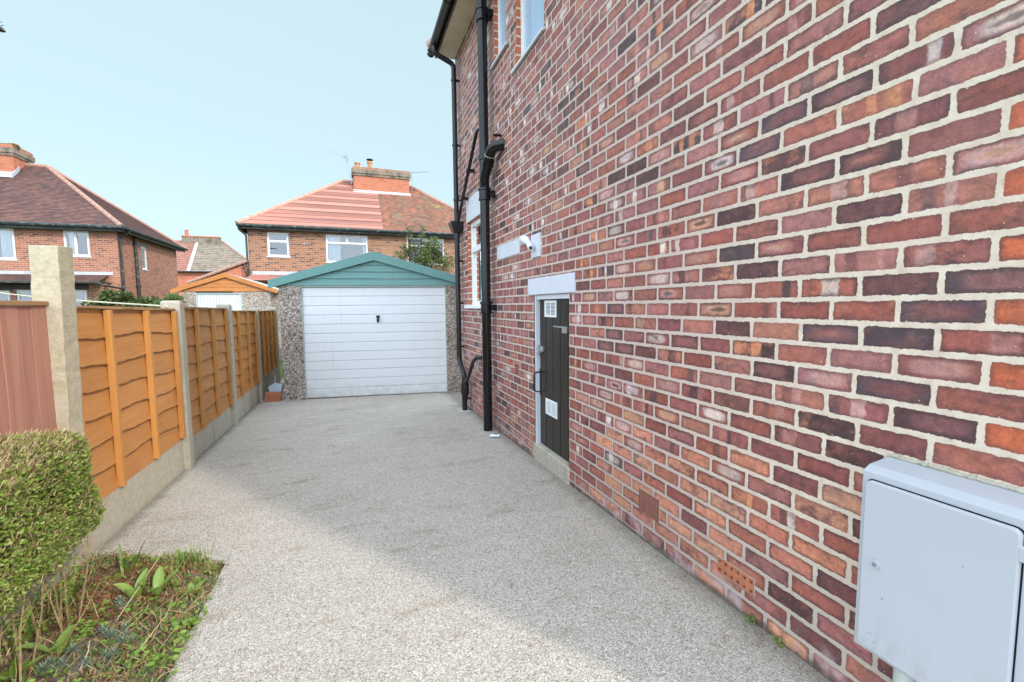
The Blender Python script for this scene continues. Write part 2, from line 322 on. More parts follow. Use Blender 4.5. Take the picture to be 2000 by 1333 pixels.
M['grp'] = plain('pale_grey_fibreglass', (0.46, 0.505, 0.57), 0.42, 0.45, 0.025, 3, 0.06, 160)
M['teal'] = plain('teal_green_paint', (0.135, 0.295, 0.275), 0.45, 0.4, 0.05, 4)
M['gdoor'] = plain('white_enamelled_steel', (0.66, 0.72, 0.76), 0.4, 0.5, 0.03, 2, 0.05, 30)
M['gframe'] = plain('pale_sage_paint', (0.40, 0.50, 0.47), 0.5, 0.4, 0.05)
M['orangepaint'] = mat_wood('orange_stained_timber', (0.50, 0.20, 0.055), (0.40, 0.145, 0.04), (2, 2, 14), 0.5)
M['fence'] = mat_wood('orange_fence_boards', (0.52, 0.235, 0.072), (0.45, 0.19, 0.052), (3, 1.2, 16), 0.6, ((0.40, 0.27, 0.14), 0.70, 0.5))
M['lipshadow'] = plain('dark_board_lip_shadow', (0.16, 0.078, 0.032), 0.85, 0.2, 0.4, 30)  # shadow line under each board lip, put into the colour
M['batten'] = mat_wood('orange_fence_battens', (0.58, 0.275, 0.075), (0.50, 0.225, 0.06), (14, 14, 1.2), 0.55)
M['rail'] = mat_wood('weathered_capping', (0.42, 0.24, 0.10), (0.30, 0.17, 0.09), (14, 1.2, 14), 0.7)
M['pink'] = mat_wood('faded_red_fence_boards', (0.43, 0.215, 0.155), (0.35, 0.155, 0.11), (14, 14, 1.0), 0.7, ((0.44, 0.27, 0.20), 0.66, 0.5))
M['conc'] = mat_concrete('rough_concrete_post', (0.38, 0.325, 0.225), (0.47, 0.41, 0.295), 85, 0.7, (0.27, 0.235, 0.155), (0.5, 0.75), (0.40, 0.36, 0.20))
M['conc2'] = mat_concrete('gravel_board_concrete', (0.36, 0.325, 0.25), (0.43, 0.395, 0.32), 120, 0.25, (0.22, 0.20, 0.14), (0.52, 0.8), (0.36, 0.32, 0.2))
M['step'] = mat_concrete('worn_concrete_step', (0.34, 0.31, 0.25), (0.46, 0.42, 0.34), 80, 0.5, (0.16, 0.14, 0.085), (0.5, 0.7))
M['slab'] = mat_concrete('grey_edging_slab', (0.36, 0.36, 0.34), (0.44, 0.43, 0.41), 90, 0.3, (0.25, 0.24, 0.2))
M['terra'] = plain('terracotta', (0.43, 0.155, 0.085), 0.75, 0.3, 0.18, 25, 0.3, 90)
M['terradk'] = plain('brown_terracotta', (0.24, 0.10, 0.075), 0.7, 0.35, 0.15, 25, 0.2, 90)
M['pot'] = plain('chimney_pot_clay', (0.50, 0.26, 0.14), 0.8, 0.3, 0.2, 6, 0.2, 40, 0, ((0.22, 0.17, 0.09), 5, 0.6))
M['curtain'] = plain('white_net_curtain', (0.78, 0.80, 0.80), 0.9, 0.1, 0.05)
M['room'] = plain('room_interior', (0.16, 0.17, 0.185), 0.9, 0.1, 0.3, 1.5)
M['glass'] = mat_glass('window_glass')
M['glassobs'] = plain('obscured_glass', (0.30, 0.42, 0.56), 0.08, 0.9, 0.05)
M['rope'] = plain('cream_rope', (0.62, 0.56, 0.40), 0.8, 0.2)
M['wire'] = plain('grey_cable', (0.35, 0.34, 0.33), 0.6, 0.3)
M['alu'] = plain('dull_aluminium', (0.25, 0.27, 0.30), 0.45, 0.5, 0.1, 8, 0, 1, 0.5)
M['soil'] = mat_concrete('dark_garden_soil', (0.09, 0.06, 0.045), (0.16, 0.11, 0.08), 70, 1.0, (0.035, 0.024, 0.018), (0.45, 0.65))
M['lawn'] = plain('rough_grass_ground', (0.07, 0.10, 0.03), 0.9, 0.1, 0.4, 2.0, 0.5, 30)
M['bark'] = plain('bark', (0.11, 0.085, 0.06), 0.9, 0.1, 0.35, 30, 0.5, 60)
M['hedge'] = mat_leaf('hedge_leaves', [(0.0, (0.10, 0.165, 0.025)), (0.35, (0.20, 0.30, 0.045)), (0.7, (0.28, 0.38, 0.065)), (1.0, (0.42, 0.46, 0.13))])
M['twig'] = mat_leaf('hedge_twigs', [(0.0, (0.30, 0.20, 0.10)), (0.5, (0.48, 0.34, 0.19)), (1.0, (0.62, 0.49, 0.30))], 0.8, 0.0)
M['stemwood'] = plain('grey_brown_stems', (0.30, 0.215, 0.12), 0.85, 0.2, 0.3, 40, 0.3, 90)
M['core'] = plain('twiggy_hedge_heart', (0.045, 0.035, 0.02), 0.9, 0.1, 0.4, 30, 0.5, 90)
M['holly'] = mat_leaf('glossy_evergreen_leaves', [(0.0, (0.045, 0.07, 0.025)), (0.4, (0.09, 0.13, 0.04)), (0.75, (0.15, 0.20, 0.055)), (0.95, (0.26, 0.29, 0.09))], 0.28, 0.15)
M['shrub'] = mat_leaf('shrub_leaves', [(0.0, (0.03, 0.05, 0.02)), (0.5, (0.075, 0.11, 0.035)), (0.9, (0.16, 0.19, 0.06)), (1.0, (0.34, 0.30, 0.14))])
M['fern'] = mat_leaf('pale_shrub_leaves', [(0.0, (0.09, 0.15, 0.05)), (1.0, (0.18, 0.26, 0.10))])
M['weed'] = mat_leaf('fresh_weed_leaves', [(0.0, (0.13, 0.22, 0.03)), (0.5, (0.22, 0.36, 0.06)), (1.0, (0.34, 0.48, 0.10))], 0.5, 0.3)
M['blade'] = mat_leaf('strap_leaves', [(0.0, (0.15, 0.24, 0.045)), (0.6, (0.24, 0.34, 0.08)), (1.0, (0.34, 0.43, 0.13))], 0.4, 0.3)
M['tulip'] = mat_leaf('tulip_leaves', [(0.0, (0.24, 0.37, 0.08)), (1.0, (0.34, 0.47, 0.13))], 0.35, 0.3)
M['spurge'] = mat_leaf('blue_green_spurge', [(0.0, (0.18, 0.235, 0.175)), (1.0, (0.36, 0.42, 0.33))], 0.5, 0.2)
M['straw'] = mat_leaf('dry_stalks', [(0.0, (0.32, 0.20, 0.09)), (0.5, (0.50, 0.36, 0.18)), (1.0, (0.64, 0.52, 0.30))], 0.8, 0.0)
M['rust'] = mat_leaf('rust_red_litter', [(0.0, (0.16, 0.045, 0.024)), (0.5, (0.34, 0.105, 0.055)), (1.0, (0.50, 0.24, 0.14))], 0.8, 0.05)
M['moss'] = mat_leaf('mixed_low_leaves', [(0.0, (0.07, 0.11, 0.03)), (0.35, (0.15, 0.23, 0.055)), (0.65, (0.24, 0.31, 0.10)), (0.75, (0.34, 0.24, 0.12)), (0.86, (0.30, 0.14, 0.08)), (1.0, (0.46, 0.36, 0.20))], 0.6, 0.15)
M['tub'] = plain('pale_blue_plastic', (0.42, 0.52, 0.62), 0.4, 0.5, 0.1)
M['foil'] = plain('crumpled_foil', (0.62, 0.66, 0.68), 0.35, 0.5, 0.15, 60, 0.6, 90, 0.3)
M['greenpipe'] = plain('pale_green_pipe', (0.50, 0.58, 0.54), 0.4, 0.5, 0.05)

def mat_grp():
    g = Mt('scuffed_pale_grey_fibreglass'); p = g.pos()
    c = g.mix(g.noise(p, 2.5, 4), (0.42, 0.445, 0.48), (0.465, 0.49, 0.53))
    scr = g.noise(g.mp(p, (1, 3, 40), (0, 0, 0), (0.5, 0, 0)), 3.0, 4, 0.7)
    c = g.mix(g.ss(scr, 0.66, 0.72, 0, 0.25), c, (0.34, 0.35, 0.36))
    spk = g.vor(p, 11, 'Distance'); c = g.mix(g.ss(spk, 0.045, 0.02, 0, 0.7), c, (0.12, 0.11, 0.10))
    z = g.sep(p)[2]
    dirt = g.m_('MULTIPLY', g.ss(g.noise(g.mp(p, (1, 1, 0.3)), 14, 6, 0.7), 0.45, 0.7), g.ss(z, 0.45, 0.26, 0, 0.5))
    c = g.mix(dirt, c, (0.27, 0.25, 0.22))
    return g.bsdf(c, 0.42, g.bump(g.noise(p, 160, 3), 0.05, 0.003), 0.45)
M['grp'] = mat_grp()
def mat_gdoor():
    g = Mt('weathered_white_enamel'); p = g.pos(); z = g.sep(p)[2]
    c = g.mix(g.noise(p, 1.6, 5), (0.67, 0.705, 0.72), (0.72, 0.755, 0.77))
    run = g.noise(g.mp(p, (9, 9, 0.5)), 2.0, 5, 0.65)
    c = g.mix(g.ss(run, 0.55, 0.75, 0, 0.35), c, (0.52, 0.53, 0.50))
    c = g.mix(g.m_('MULTIPLY', g.ss(z, 0.12, -0.20), g.ss(g.noise(p, 7, 6, 0.7), 0.35, 0.7, 0, 0.55)), c, (0.40, 0.37, 0.32))
    return g.bsdf(c, 0.42, g.bump(g.noise(p, 3, 2), 0.12, 0.02), 0.4)
M['gdoor'] = mat_gdoor()
def mat_plankdoor():
    g = Mt('brown_black_gloss_timber'); p = g.tc()
    gr = g.noise(g.mp(p, (1, 22, 1.3)), 2.2, 5, 0.6)
    c = g.mix(gr, (0.012, 0.010, 0.008), (0.035, 0.029, 0.023))
    return g.bsdf(c, 0.24, g.bump(gr, 0.45, 0.006), 0.24)
M['door'] = mat_plankdoor()

# ------------------------------------------------------------------ mesh helper
class MB:
    def __init__(s): s.v = []; s.f = []
    def face(s, pts):
        i = len(s.v); s.v += [tuple(p) for p in pts]; s.f.append(tuple(range(i, i + len(pts))))
    def quadmesh(s, pts, faces):
        i = len(s.v); s.v += [tuple(p) for p in pts]; s.f += [tuple(i + k for k in f) for f in faces]
    def box(s, x0, x1, y0, y1, z0, z1, T=None):
        P = [Vector((x, y, z)) for z in (z0, z1) for y in (y0, y1) for x in (x0, x1)]
        if T: P = [T(p) for p in P]
        s.quadmesh(P, [(0, 2, 3, 1), (4, 5, 7, 6), (0, 1, 5, 4), (2, 6, 7, 3), (0, 4, 6, 2), (1, 3, 7, 5)])
    def prism(s, poly, d):       # poly: list of 3D points (planar), extruded by vector d
        n = len(poly); P = [Vector(p) for p in poly]; Q = [p + Vector(d) for p in P]
        s.quadmesh(P + Q, [tuple(range(n))[::-1], tuple(range(n, 2*n))] + [(i, (i+1) % n, n + (i+1) % n, n + i) for i in range(n)])
    def tube(s, path, r, seg=12, cap=True):
        P = [Vector(p) for p in path]; n = len(P)
        rr = r if isinstance(r, (list, tuple)) else [r]*n
        t0 = (P[1] - P[0]).normalized()
        up = Vector((0, 0, 1)) if abs(t0.z) < 0.9 else Vector((1, 0, 0))
        e1 = t0.cross(up).normalized(); rings = []
        for i in range(n):
            if i == 0: t = P[1] - P[0]
            elif i == n - 1: t = P[-1] - P[-2]
            else: t = (P[i+1] - P[i]).normalized() + (P[i] - P[i-1]).normalized()
            t.normalize(); e1 = (e1 - t*e1.dot(t)).normalized(); e2 = t.cross(e1)
            rings.append([P[i] + (e1*math.cos(2*math.pi*k/seg) + e2*math.sin(2*math.pi*k/seg))*rr[i] for k in range(seg)])
        V = [p for rg in rings for p in rg]
        F = [(i*seg + k, i*seg + (k+1) % seg, (i+1)*seg + (k+1) % seg, (i+1)*seg + k) for i in range(n-1) for k in range(seg)]
        if cap: F += [tuple(range(seg))[::-1], tuple(range((n-1)*seg, n*seg))]
        s.quadmesh(V, F)
    def lathe(s, c, prof, seg=16):     # prof: (r,z) pairs; vertical axis through c
        s.tube([(c[0], c[1], c[2] + z) for r, z in prof], [max(r, 1e-4) for r, z in prof], seg)
    def leaf(s, p, d, n, l, wd, fold=0.0):
        d = d.normalized(); sd = d.cross(n)
        if sd.length < 1e-4: sd = d.orthogonal()
        sd.normalize(); n2 = sd.cross(d)
        m = p + d*l*0.45 - n2*fold*l
        s.face([p, m + sd*wd*0.5 + n2*fold*l*2, p + d*l, m - sd*wd*0.5 + n2*fold*l*2])
    def build(s, name, mat, parent=None, smooth=False, bevel=0.0, uv=True, ang=40):
        me = bpy.data.meshes.new(name)
        off = Vector((0, 0, 0))
        q = parent
        while q is not None: off += q.location; q = q.parent
        V = [(x - off.x, y - off.y, z - off.z) for x, y, z in s.v]
        me.from_pydata(V, [], s.f)
        if uv:
            ul = me.uv_layers.new(name='uv'); dat = np.zeros(len(me.loops)*2, dtype=np.float32)
            for p in me.polygons:
                nn = p.normal
                t = Vector((-nn.y, nn.x, 0))
                if t.length < 1e-3: t = Vector((1, 0, 0))
                t.normalize()
                if t.x < -1e-3 or (abs(t.x) <= 1e-3 and t.y < 0): t = -t
                bb = nn.cross(t)
                if bb.z < 0: bb = -bb
                for li in p.loop_indices:
                    x = s.v[me.loops[li].vertex_index]; x = Vector(x)
                    dat[2*li] = x.dot(t); dat[2*li+1] = x.dot(bb)
            ul.data.foreach_set('uv', dat)
        me.materials.append(mat)
        if smooth: me.shade_smooth(); me.set_sharp_from_angle(angle=R(ang))
        o = bpy.data.objects.new(name, me); COL.objects.link(o)
        if parent is not None: o.parent = parent
        if bevel:
            b = o.modifiers.new('bevel', 'BEVEL'); b.width = bevel; b.segments = 2; b.limit_method = 'ANGLE'; b.angle_limit = R(40)
        return o

def tag(o, label=None, cat=None, group=None, kind=None):
    if label: o['label'] = label
    if cat: o['category'] = cat
    if group: o['group'] = group
    if kind: o['kind'] = kind
    return o
def thing(name, loc, label, cat, group=None):
    o = bpy.data.objects.new(name, None); COL.objects.link(o); o.location = loc; o.empty_display_size = 0.1
    return tag(o, label, cat, group)
def B(name, mat, parent, boxes, bevel=0.0, T=None):
    m = MB()
    for b in boxes: m.box(*b, T=T)
    return m.build(name, mat, parent, bevel=bevel)

def gz(y): return -0.0255*y if y < 9 else -0.2295
def rects_minus(u0, u1, v0, v1, ops):
    us = sorted({u0, u1, *[max(u0, min(u1, o[0])) for o in ops], *[max(u0, min(u1, o[1])) for o in ops]})
    vv = sorted({v0, v1, *[max(v0, min(v1, o[2])) for o in ops], *[max(v0, min(v1, o[3])) for o in ops]})
    for i in range(len(us)-1):
        for j in range(len(vv)-1):
            cu, cv = (us[i]+us[i+1])/2, (vv[j]+vv[j+1])/2
            if us[i+1]-us[i] < 1e-6 or vv[j+1]-vv[j] < 1e-6: continue
            if any(o[0] < cu < o[1] and o[2] < cv < o[3] for o in ops): continue
            yield us[i], us[i+1], vv[j], vv[j+1]
def wall_panel(mb, F, u0, u1, v0, v1, ops, depth=0.1):
    """F(u,v,d) -> point, d = depth behind the face; adds the face with holes and the reveals of the holes."""
    for a, b, c, d in rects_minus(u0, u1, v0, v1, ops):
        mb.face([F(a, c, 0), F(b, c, 0), F(b, d, 0), F(a, d, 0)])
    for a, b, c, d in ops:
        mb.face([F(a, c, 0), F(a, c, depth), F(a, d, depth), F(a, d, 0)]); mb.face([F(b, c, 0), F(b, d, 0), F(b, d, depth), F(b, c, depth)])
        mb.face([F(a, d, 0), F(a, d, depth), F(b, d, depth), F(b, d, 0)]); mb.face([F(a, c, 0), F(b, c, 0), F(b, c, depth), F(a, c, depth)])
def fbox(mb, F, u0, u1, v0, v1, d0, d1):
    P = [F(u, v, d) for d in (d0, d1) for v in (v0, v1) for u in (u0, u1)]
    mb.quadmesh(P, [(0, 2, 3, 1), (4, 5, 7, 6), (0, 1, 5, 4), (2, 6, 7, 3), (0, 4, 6, 2), (1, 3, 7, 5)])
def window(parent, F, u0, u1, v0, v1, d=0.06, fw=0.06, mull=(), trans=(), sill=True, curtains=(), glass=None, open_=None, room=True, label=None):
    """frame (root part) > pane, sill, curtain, room"""
    m = MB(); t = 0.05
    fbox(m, F, u0, u1, v0, v0+fw, d, d+t); fbox(m, F, u0, u1, v1-fw, v1, d, d+t)
    fbox(m, F, u0, u0+fw, v0+fw, v1-fw, d, d+t); fbox(m, F, u1-fw, u1, v0+fw, v1-fw, d, d+t)
    for (mu, a, b) in mull: fbox(m, F, mu-fw*0.55, mu+fw*0.55, a, b, d-0.004, d+t)
    for (tv, a, b) in trans: fbox(m, F, a, b, tv-fw*0.55, tv+fw*0.55, d-0.006, d+t)
    fr = m.build('window', M['white'], parent, bevel=0.006)
    if label: fr['label'] = label
    g = MB(); g.face([F(u0+fw/2, v0+fw/2, d+0.03), F(u1-fw/2, v0+fw/2, d+0.03), F(u1-fw/2, v1-fw/2, d+0.03), F(u0+fw/2, v1-fw/2, d+0.03)])
    g.build('pane', glass or M['glass'], fr)
    if sill: s_ = MB(); fbox(s_, F, u0-0.04, u1+0.04, v0-0.035, v0-0.001, -0.03, d+t); s_.build('sill', M['white'], fr, bevel=0.004)
    for (a, b) in curtains:
        c = MB(); n = max(6, int((b-a)/0.035)); pts = []
        for i in range(n+1):
            uu = a + (b-a)*i/n; pts.append((uu, 0.035*math.sin(i*1.9) + 0.01*math.sin(i*0.7)))
        for i in range(n):
            c.face([F(pts[i][0], v0+fw/2, d+0.14+pts[i][1]), F(pts[i+1][0], v0+fw/2, d+0.14+pts[i+1][1]), F(pts[i+1][0], v1-fw/2, d+0.14+pts[i+1][1]), F(pts[i][0], v1-fw/2, d+0.14+pts[i][1])])
        c.build('curtain', M['curtain'], fr, smooth=True, ang=80)
    if room:
        r_ = MB(); dd = d + 0.9
        fbox(r_, F, u0-0.3, u1+0.3, v0-0.2, v1+0.2, dd, dd+0.05); r_.build('room', M['room'], fr)
    return fr

# ------------------------------------------------------------------ ground
def sheet(name, poly, mat, dz, kind='structure', sub=None):
    m = MB(); ys = sorted({p[1] for p in poly})
    m.face([(x, y, gz(y) + dz) for x, y in poly]); o = m.build(name, mat); return tag(o, kind=kind)
gnd = MB()
for (ya, yb) in ((-400, -3), (-3, 9), (9, 700)):
    z = lambda y: (0.0765 if y < -3 else gz(y)) - 0.02
    gnd.face([(-500, ya, z(ya)), (500, ya, z(ya)), (500, yb, z(yb)), (-500, yb, z(yb))])
tag(gnd.build('ground', M['lawn']), kind='structure')
drive = MB()
for poly in ([(-0.685, -3), (1.5516, -3), (1.5516, 2.70), (-0.685, 2.70)],
             [(-0.685, 2.70), (1.5516, 2.70), (1.5516, 9), (-1.42, 9), (-1.42, 3.075)],
             [(1.5516, 6.42), (4.5, 6.42), (4.5, 9), (1.5516, 9)], [(-1.42, 9), (4.5, 9), (4.5, 14), (-1.42, 14)]):
    drive.face([(x, y, gz(y)) for x, y in poly])
tag(drive.build('driveway', M['agg']), kind='structure')

# garden bed soil (bumpy)
soil = MB(); nx, ny = 26, 40
X0, X1, Y0, Y1 = -1.42, -0.69, 0.9, 3.05
def soil_z(x, y):
    e = min(1, (x - (-1.42))/0.15 + 0.6, (X1 - x)/0.06)
    return gz(y) - 0.012 + 0.03*max(0, min(1, (X1 - x)/0.10)) + 0.012*math.sin(13*x + 5*y)*math.sin(9*y - 3*x) + 0.008*math.sin(31*x)*math.sin(27*y)
def bed_back(x): return 2.72 + (X1 - x)/(X1 - X0)*0.34
P = []; 
for j in range(ny+1):
    for i in range(nx+1):
        x = X0 + (X1-X0)*i/nx; yb = bed_back(x); y = Y0 + (yb-Y0)*j/ny; P.append((x, y, soil_z(x, y)))
soil.quadmesh(P, [(j*(nx+1)+i, j*(nx+1)+i+1, (j+1)*(nx+1)+i+1, (j+1)*(nx+1)+i) for j in range(ny) for i in range(nx)])
tag(soil.build('soil', M['soil'], smooth=True, ang=80), kind='structure')

# ------------------------------------------------------------------ the brick house on the right
XW = 1.5516; HY0, HY1, HX1 = 0.30, 6.50, 8.6; ZE = 4.83
house = thing('brick_house', (XW, 3.4, 0), 'tall brick house with mottled purple and red bricks filling the right side of the drive', 'house')
OPS = [(3.42, 4.05, 3.53, 4.70), (4.33, 4.71, 3.88, 4.70), (5.18, 5.96, 1.31, 2.43), (2.985, 3.655, 0.05, 1.40),
       (1.922, 2.105, 0.112, 0.246), (1.311, 1.512, 0.078, 0.158), (4.055, 4.16, 0.618, 0.734), (4.32, 4.43, 0.14, 0.245)]
PAL_PLUM = [(0.30, 0.10, 0.086), (0.37, 0.145, 0.125), (0.25, 0.082, 0.074), (0.32, 0.125, 0.115)]
PAL_RED = [(0.32, 0.098, 0.070), (0.36, 0.12, 0.085), (0.28, 0.083, 0.063), (0.40, 0.155, 0.115)]
PAL_DARK = [(0.080, 0.040, 0.042), (0.12, 0.050, 0.048), (0.155, 0.060, 0.052), (0.085, 0.054, 0.062)]
PAL_PALE = [(0.48, 0.235, 0.20), (0.52, 0.30, 0.26), (0.52, 0.29, 0.18), (0.62, 0.48, 0.42), (0.43, 0.19, 0.165), (0.41, 0.175, 0.15)]
PAL_ORG = [(0.56, 0.235, 0.15), (0.50, 0.19, 0.12), (0.56, 0.265, 0.165), (0.44, 0.155, 0.105)]
def jit(c, k=0.12): f = 1 + rnd.uniform(-k, k); return tuple(max(0.005, x*f*(1 + rnd.uniform(-0.05, 0.05))) for x in c)
def pick(l): return jit(rnd.choice(l))
def brick_style(y, z):
    r = rnd.random(); w = (0, 0, 0); c2 = pick(PAL_PALE); c3 = pick(PAL_DARK)
    low = z < 0.62 + 0.1*math.sin(3*y) and 0.95 < y < 2.5
    if z < 0.72 and y < 2.6 and rnd.random() < (0.52 if low else 0.10):
        c1 = pick(PAL_ORG); return c1, pick(PAL_PLUM), pick(PAL_DARK), (0, 0.0, rnd.choice((0, 0.35, 0.9)))
    far = min(1.0, max(0.0, (y - 1.0)/2.5))
    if r < 0.24: c1 = pick(PAL_PLUM); w = (0, 0, rnd.choice((0.2, 0.6)))
    elif r < 0.40: c1 = pick(PAL_RED); w = (0, 0, rnd.choice((0.0, 0.35, 0.8)))
    elif r < 0.55: c1 = pick(PAL_DARK); c2 = pick(PAL_PLUM); w = (rnd.choice((0, 0.5)), 0, 0.3); c3 = pick(PAL_RED)
    elif r < 0.72 + 0.02*far:
        c1 = pick(PAL_PLUM + PAL_RED); w = (rnd.uniform(0.5, 0.95), 0, rnd.choice((0, 0.3)))
        c3 = rnd.choice(((0.10, 0.105, 0.11), (0.07, 0.04, 0.04), (0.48, 0.29, 0.17), (0.44, 0.24, 0.15), (0.36, 0.15, 0.13)))
    elif r < 0.93 + 0.03*far:
        c1 = pick(PAL_PLUM + PAL_RED); w = (0, rnd.uniform(0.6, 1), rnd.choice((0, 0.3)))
        if rnd.random() < 0.4: c2 = pick(PAL_DARK); c3 = pick(PAL_PALE) if rnd.random() < .3 else pick(PAL_RED)
    else:
        c1 = pick(PAL_RED + PAL_DARK); c2 = jit((0.56, 0.225, 0.11)); w = (0, rnd.choice((0, 1)), 0.8); c3 = jit((0.52, 0.20, 0.10))
    if y > 1.6 and rnd.random() < 0.22*far: c2 = jit((0.70, 0.60, 0.55)); w = (w[0], max(w[1], rnd.choice((0.0, 0.9))), w[2])
    return c1, c2, c3, w
def clinker_wall(name, F, u0, u1, v0, v1, ops, parent, quoin=None, L=0.203, H=0.08, ph=(0.65, 0.755), zb=0.044):
    V, Fc, UV, A1, A2, A3, A4, A5 = [], [], [], [], [], [], [], []
    k0 = int(math.floor((v0 - zb)/H)); k1 = int(math.ceil((v1 - zb)/H))
    for k in range(k0, k1):
        za, zc = zb + k*H, zb + (k+1)*H
        p0 = ph[0] if k % 2 else ph[1]
        # joints with slight irregularity
        js = []; j = int(math.floor((u0 - p0)/L)) - 1
        while p0 + j*L < u1 + L: js.append(p0 + j*L + (rnd.uniform(-0.009, 0.009) if j != 0 else 0)); j += 1
        for ja, jb in zip(js[:-1], js[1:]):
            a, b = max(ja, u0), min(jb, u1)
            if b - a < 1e-4: continue
            bz0, bz1 = max(za, v0), min(zc, v1)
            if bz1 - bz0 < 1e-4: continue
            c1, c2, c3, wt = brick_style((ja+jb)/2, za)
            if quoin is not None and k % 2 and (ja+jb)/2 < quoin: c1, c2, c3, wt = jit((0.50, 0.115, 0.050), 0.08), (0.5, 0.12, 0.05), (0.4, 0.1, 0.05), (0, 0, 0.1)
            r1, r2 = rnd.random(), rnd.random()
            for (qa, qb, qc, qd) in rects_minus(a, b, bz0, bz1, [o for o in ops if o[0] < b and o[1] > a and o[2] < bz1 and o[3] > bz0]):
                i = len(V)
                for (uu, vv) in ((qa, qc), (qb, qc), (qb, qd), (qa, qd)):
                    V.append(F(uu, vv, 0)); UV.append((uu - ja, vv - za))
                    A1.append((jb - ja, r1, r2, 1)); A2.append((*wt, 1)); A3.append((*c1, 1)); A4.append((*c2, 1)); A5.append((*c3, 1))
                Fc.append((i, i+1, i+2, i+3))
    me = bpy.data.meshes.new(name); lo = parent.location
    me.from_pydata([(p[0]-lo.x, p[1]-lo.y, p[2]-lo.z) for p in V], [], Fc)
    ul = me.uv_layers.new(name='uv'); ul.data.foreach_set('uv', np.array(UV, dtype=np.float32).ravel())
    for nm, arr in (('bdat', A1), ('bpat', A2), ('bcol', A3), ('bcol2', A4), ('bcol3', A5)):
        at = me.attributes.new(nm, 'FLOAT_COLOR', 'CORNER'); at.data.foreach_set('color', np.array(arr, dtype=np.float32).ravel())
    me.materials.append(M['brick'])
    o = bpy.data.objects.new(name, me); COL.objects.link(o); o.parent = parent
    return o
FW = lambda y, z, d: (XW + d, y, z)
clinker_wall('wall', FW, HY0, HY1, -0.35, ZE, OPS, house, quoin=0.65)
rest = MB()
rest.face([(XW, HY0, -0.35), (HX1, HY0, -0.35), (HX1, HY0, ZE), (XW, HY0, ZE)])
rest.face([(XW, HY1, -0.35), (XW, HY1, ZE), (HX1, HY1, ZE), (HX1, HY1, -0.35)])
rest.face([(HX1, HY0, -0.35), (HX1, HY1, -0.35), (HX1, HY1, ZE), (HX1, HY0, ZE)])
rest.build('wall', M['brickC'], house)
# reveals (orange cut bricks) behind each window opening
for (a, b, c, d) in OPS[:3]:
    rv = MB()
    rv.face([FW(b, c, 0), FW(b, c, 0.10), FW(b, d, 0.10), FW(b, d, 0)]); rv.face([FW(a, c, 0), FW(a, d, 0), FW(a, d, 0.10), FW(a, c, 0.10)])
    rv.face([FW(a, d, 0), FW(a, d, 0.10), FW(b, d, 0.10), FW(b, d, 0)]); rv.face([FW(a, c, 0), FW(b, c, 0), FW(b, c, 0.10), FW(a, c, 0.10)])
    rv.build('reveal', M['reveal'], house)
FWm = lambda u, z, d: (XW + d, u, z)
w1 = window(house, FWm, 3.42, 4.05, 3.53, 4.70, 0.045, 0.07, sill=False, glass=M['glassobs'], room=False)
w2 = window(house, FWm, 4.33, 4.71, 3.88, 4.70, 0.045, 0.06, sill=False, glass=M['glassobs'], room=False)
for fr, (a, b, z) in ((w1, (3.40, 4.13, 3.53)), (w2, (4.27, 4.80, 3.88))):
    s_ = MB(); s_.prism([(XW-0.028, a, z-0.032), (XW+0.06, a, z-0.012), (XW+0.06, a, z+0.012), (XW-0.028, a, z-0.006)], (0, b-a, 0)); s_.build('sill', M['whitepaint'], fr, bevel=0.003)
w3 = window(house, FWm, 5.18, 5.96, 1.31, 2.43, 0.045, 0.065, trans=((2.06, 5.24, 5.90),), sill=False, curtains=((5.70, 5.90),))
s_ = MB(); s_.box(XW-0.045, XW+0.07, 5.12, 6.06, 1.275, 1.318); s_.build('sill', M['white'], w3, bevel=0.004)
B('lintel', M['whitepaint'], house, [(XW-0.006, XW+0.09, 5.08, 6.0, 2.432, 2.735)], 0.004)
B('lintel', M['whitepaint'], house, [(XW-0.012, XW+0.09, 2.89, 3.775, 1.402, 1.547)], 0.005)
B('lintel', M['whitepaint'], house, [(XW-0.010, XW+0.05, 3.99, 4.665, 1.805, 1.950)], 0.005)
# airbricks
def airbrick(a, b, c, d, cols, rows, mat, hw, hh, stag=False):
    m = MB(); hs = []
    for i in range(cols):
        for j in range(rows):
            cx = a + (b-a)*(i+0.5)/cols; cz = c + (d-c)*(j+0.5)/rows
            hs.append((cx-hw/2, cx+hw/2, cz-hh/2, cz+hh/2))
    Fa = lambda u, v, dd: (XW - 0.004 + dd, u, v)
    g_ = 0.006
    wall_panel(m, Fa, a+g_, b-g_, c+g_, d-g_, hs, 0.03)
    m.face([Fa(a+g_, c+g_, 0), Fa(a+g_, d-g_, 0), Fa(a+g_, d-g_, .03), Fa(a+g_, c+g_, .03)]); m.face([Fa(a+g_, d-g_, 0), Fa(b-g_, d-g_, 0), Fa(b-g_, d-g_, .03), Fa(a+g_, d-g_, .03)])
    o = m.build('airbrick', mat, house)
    k = MB(); k.face([Fa(a, c, 0.031), Fa(b, c, 0.031), Fa(b, d, 0.031), Fa(a, d, 0.031)]); k.build('cavity', M['dark'], o)
    bd = MB()
    for (p, q, r_, s2) in ((a, b, c, c+g_), (a, b, d-g_, d), (a, a+g_, c+g_, d-g_), (b-g_, b, c+g_, d-g_)): bd.face([(XW+0.001, p, r_), (XW+0.001, q, r_), (XW+0.001, q, s2), (XW+0.001, p, s2)])
    bd.build('bedding', M['conc2'], o)
airbrick(*OPS[4], 7, 8, M['terradk'], 0.009, 0.007)
airbrick(*OPS[5], 6, 2, M['terra'], 0.015, 0.014)
airbrick(*OPS[6], 1, 5, M['terradk'], 0.06, 0.006)
airbrick(*OPS[7], 1, 5, M['terradk'], 0.06, 0.006)
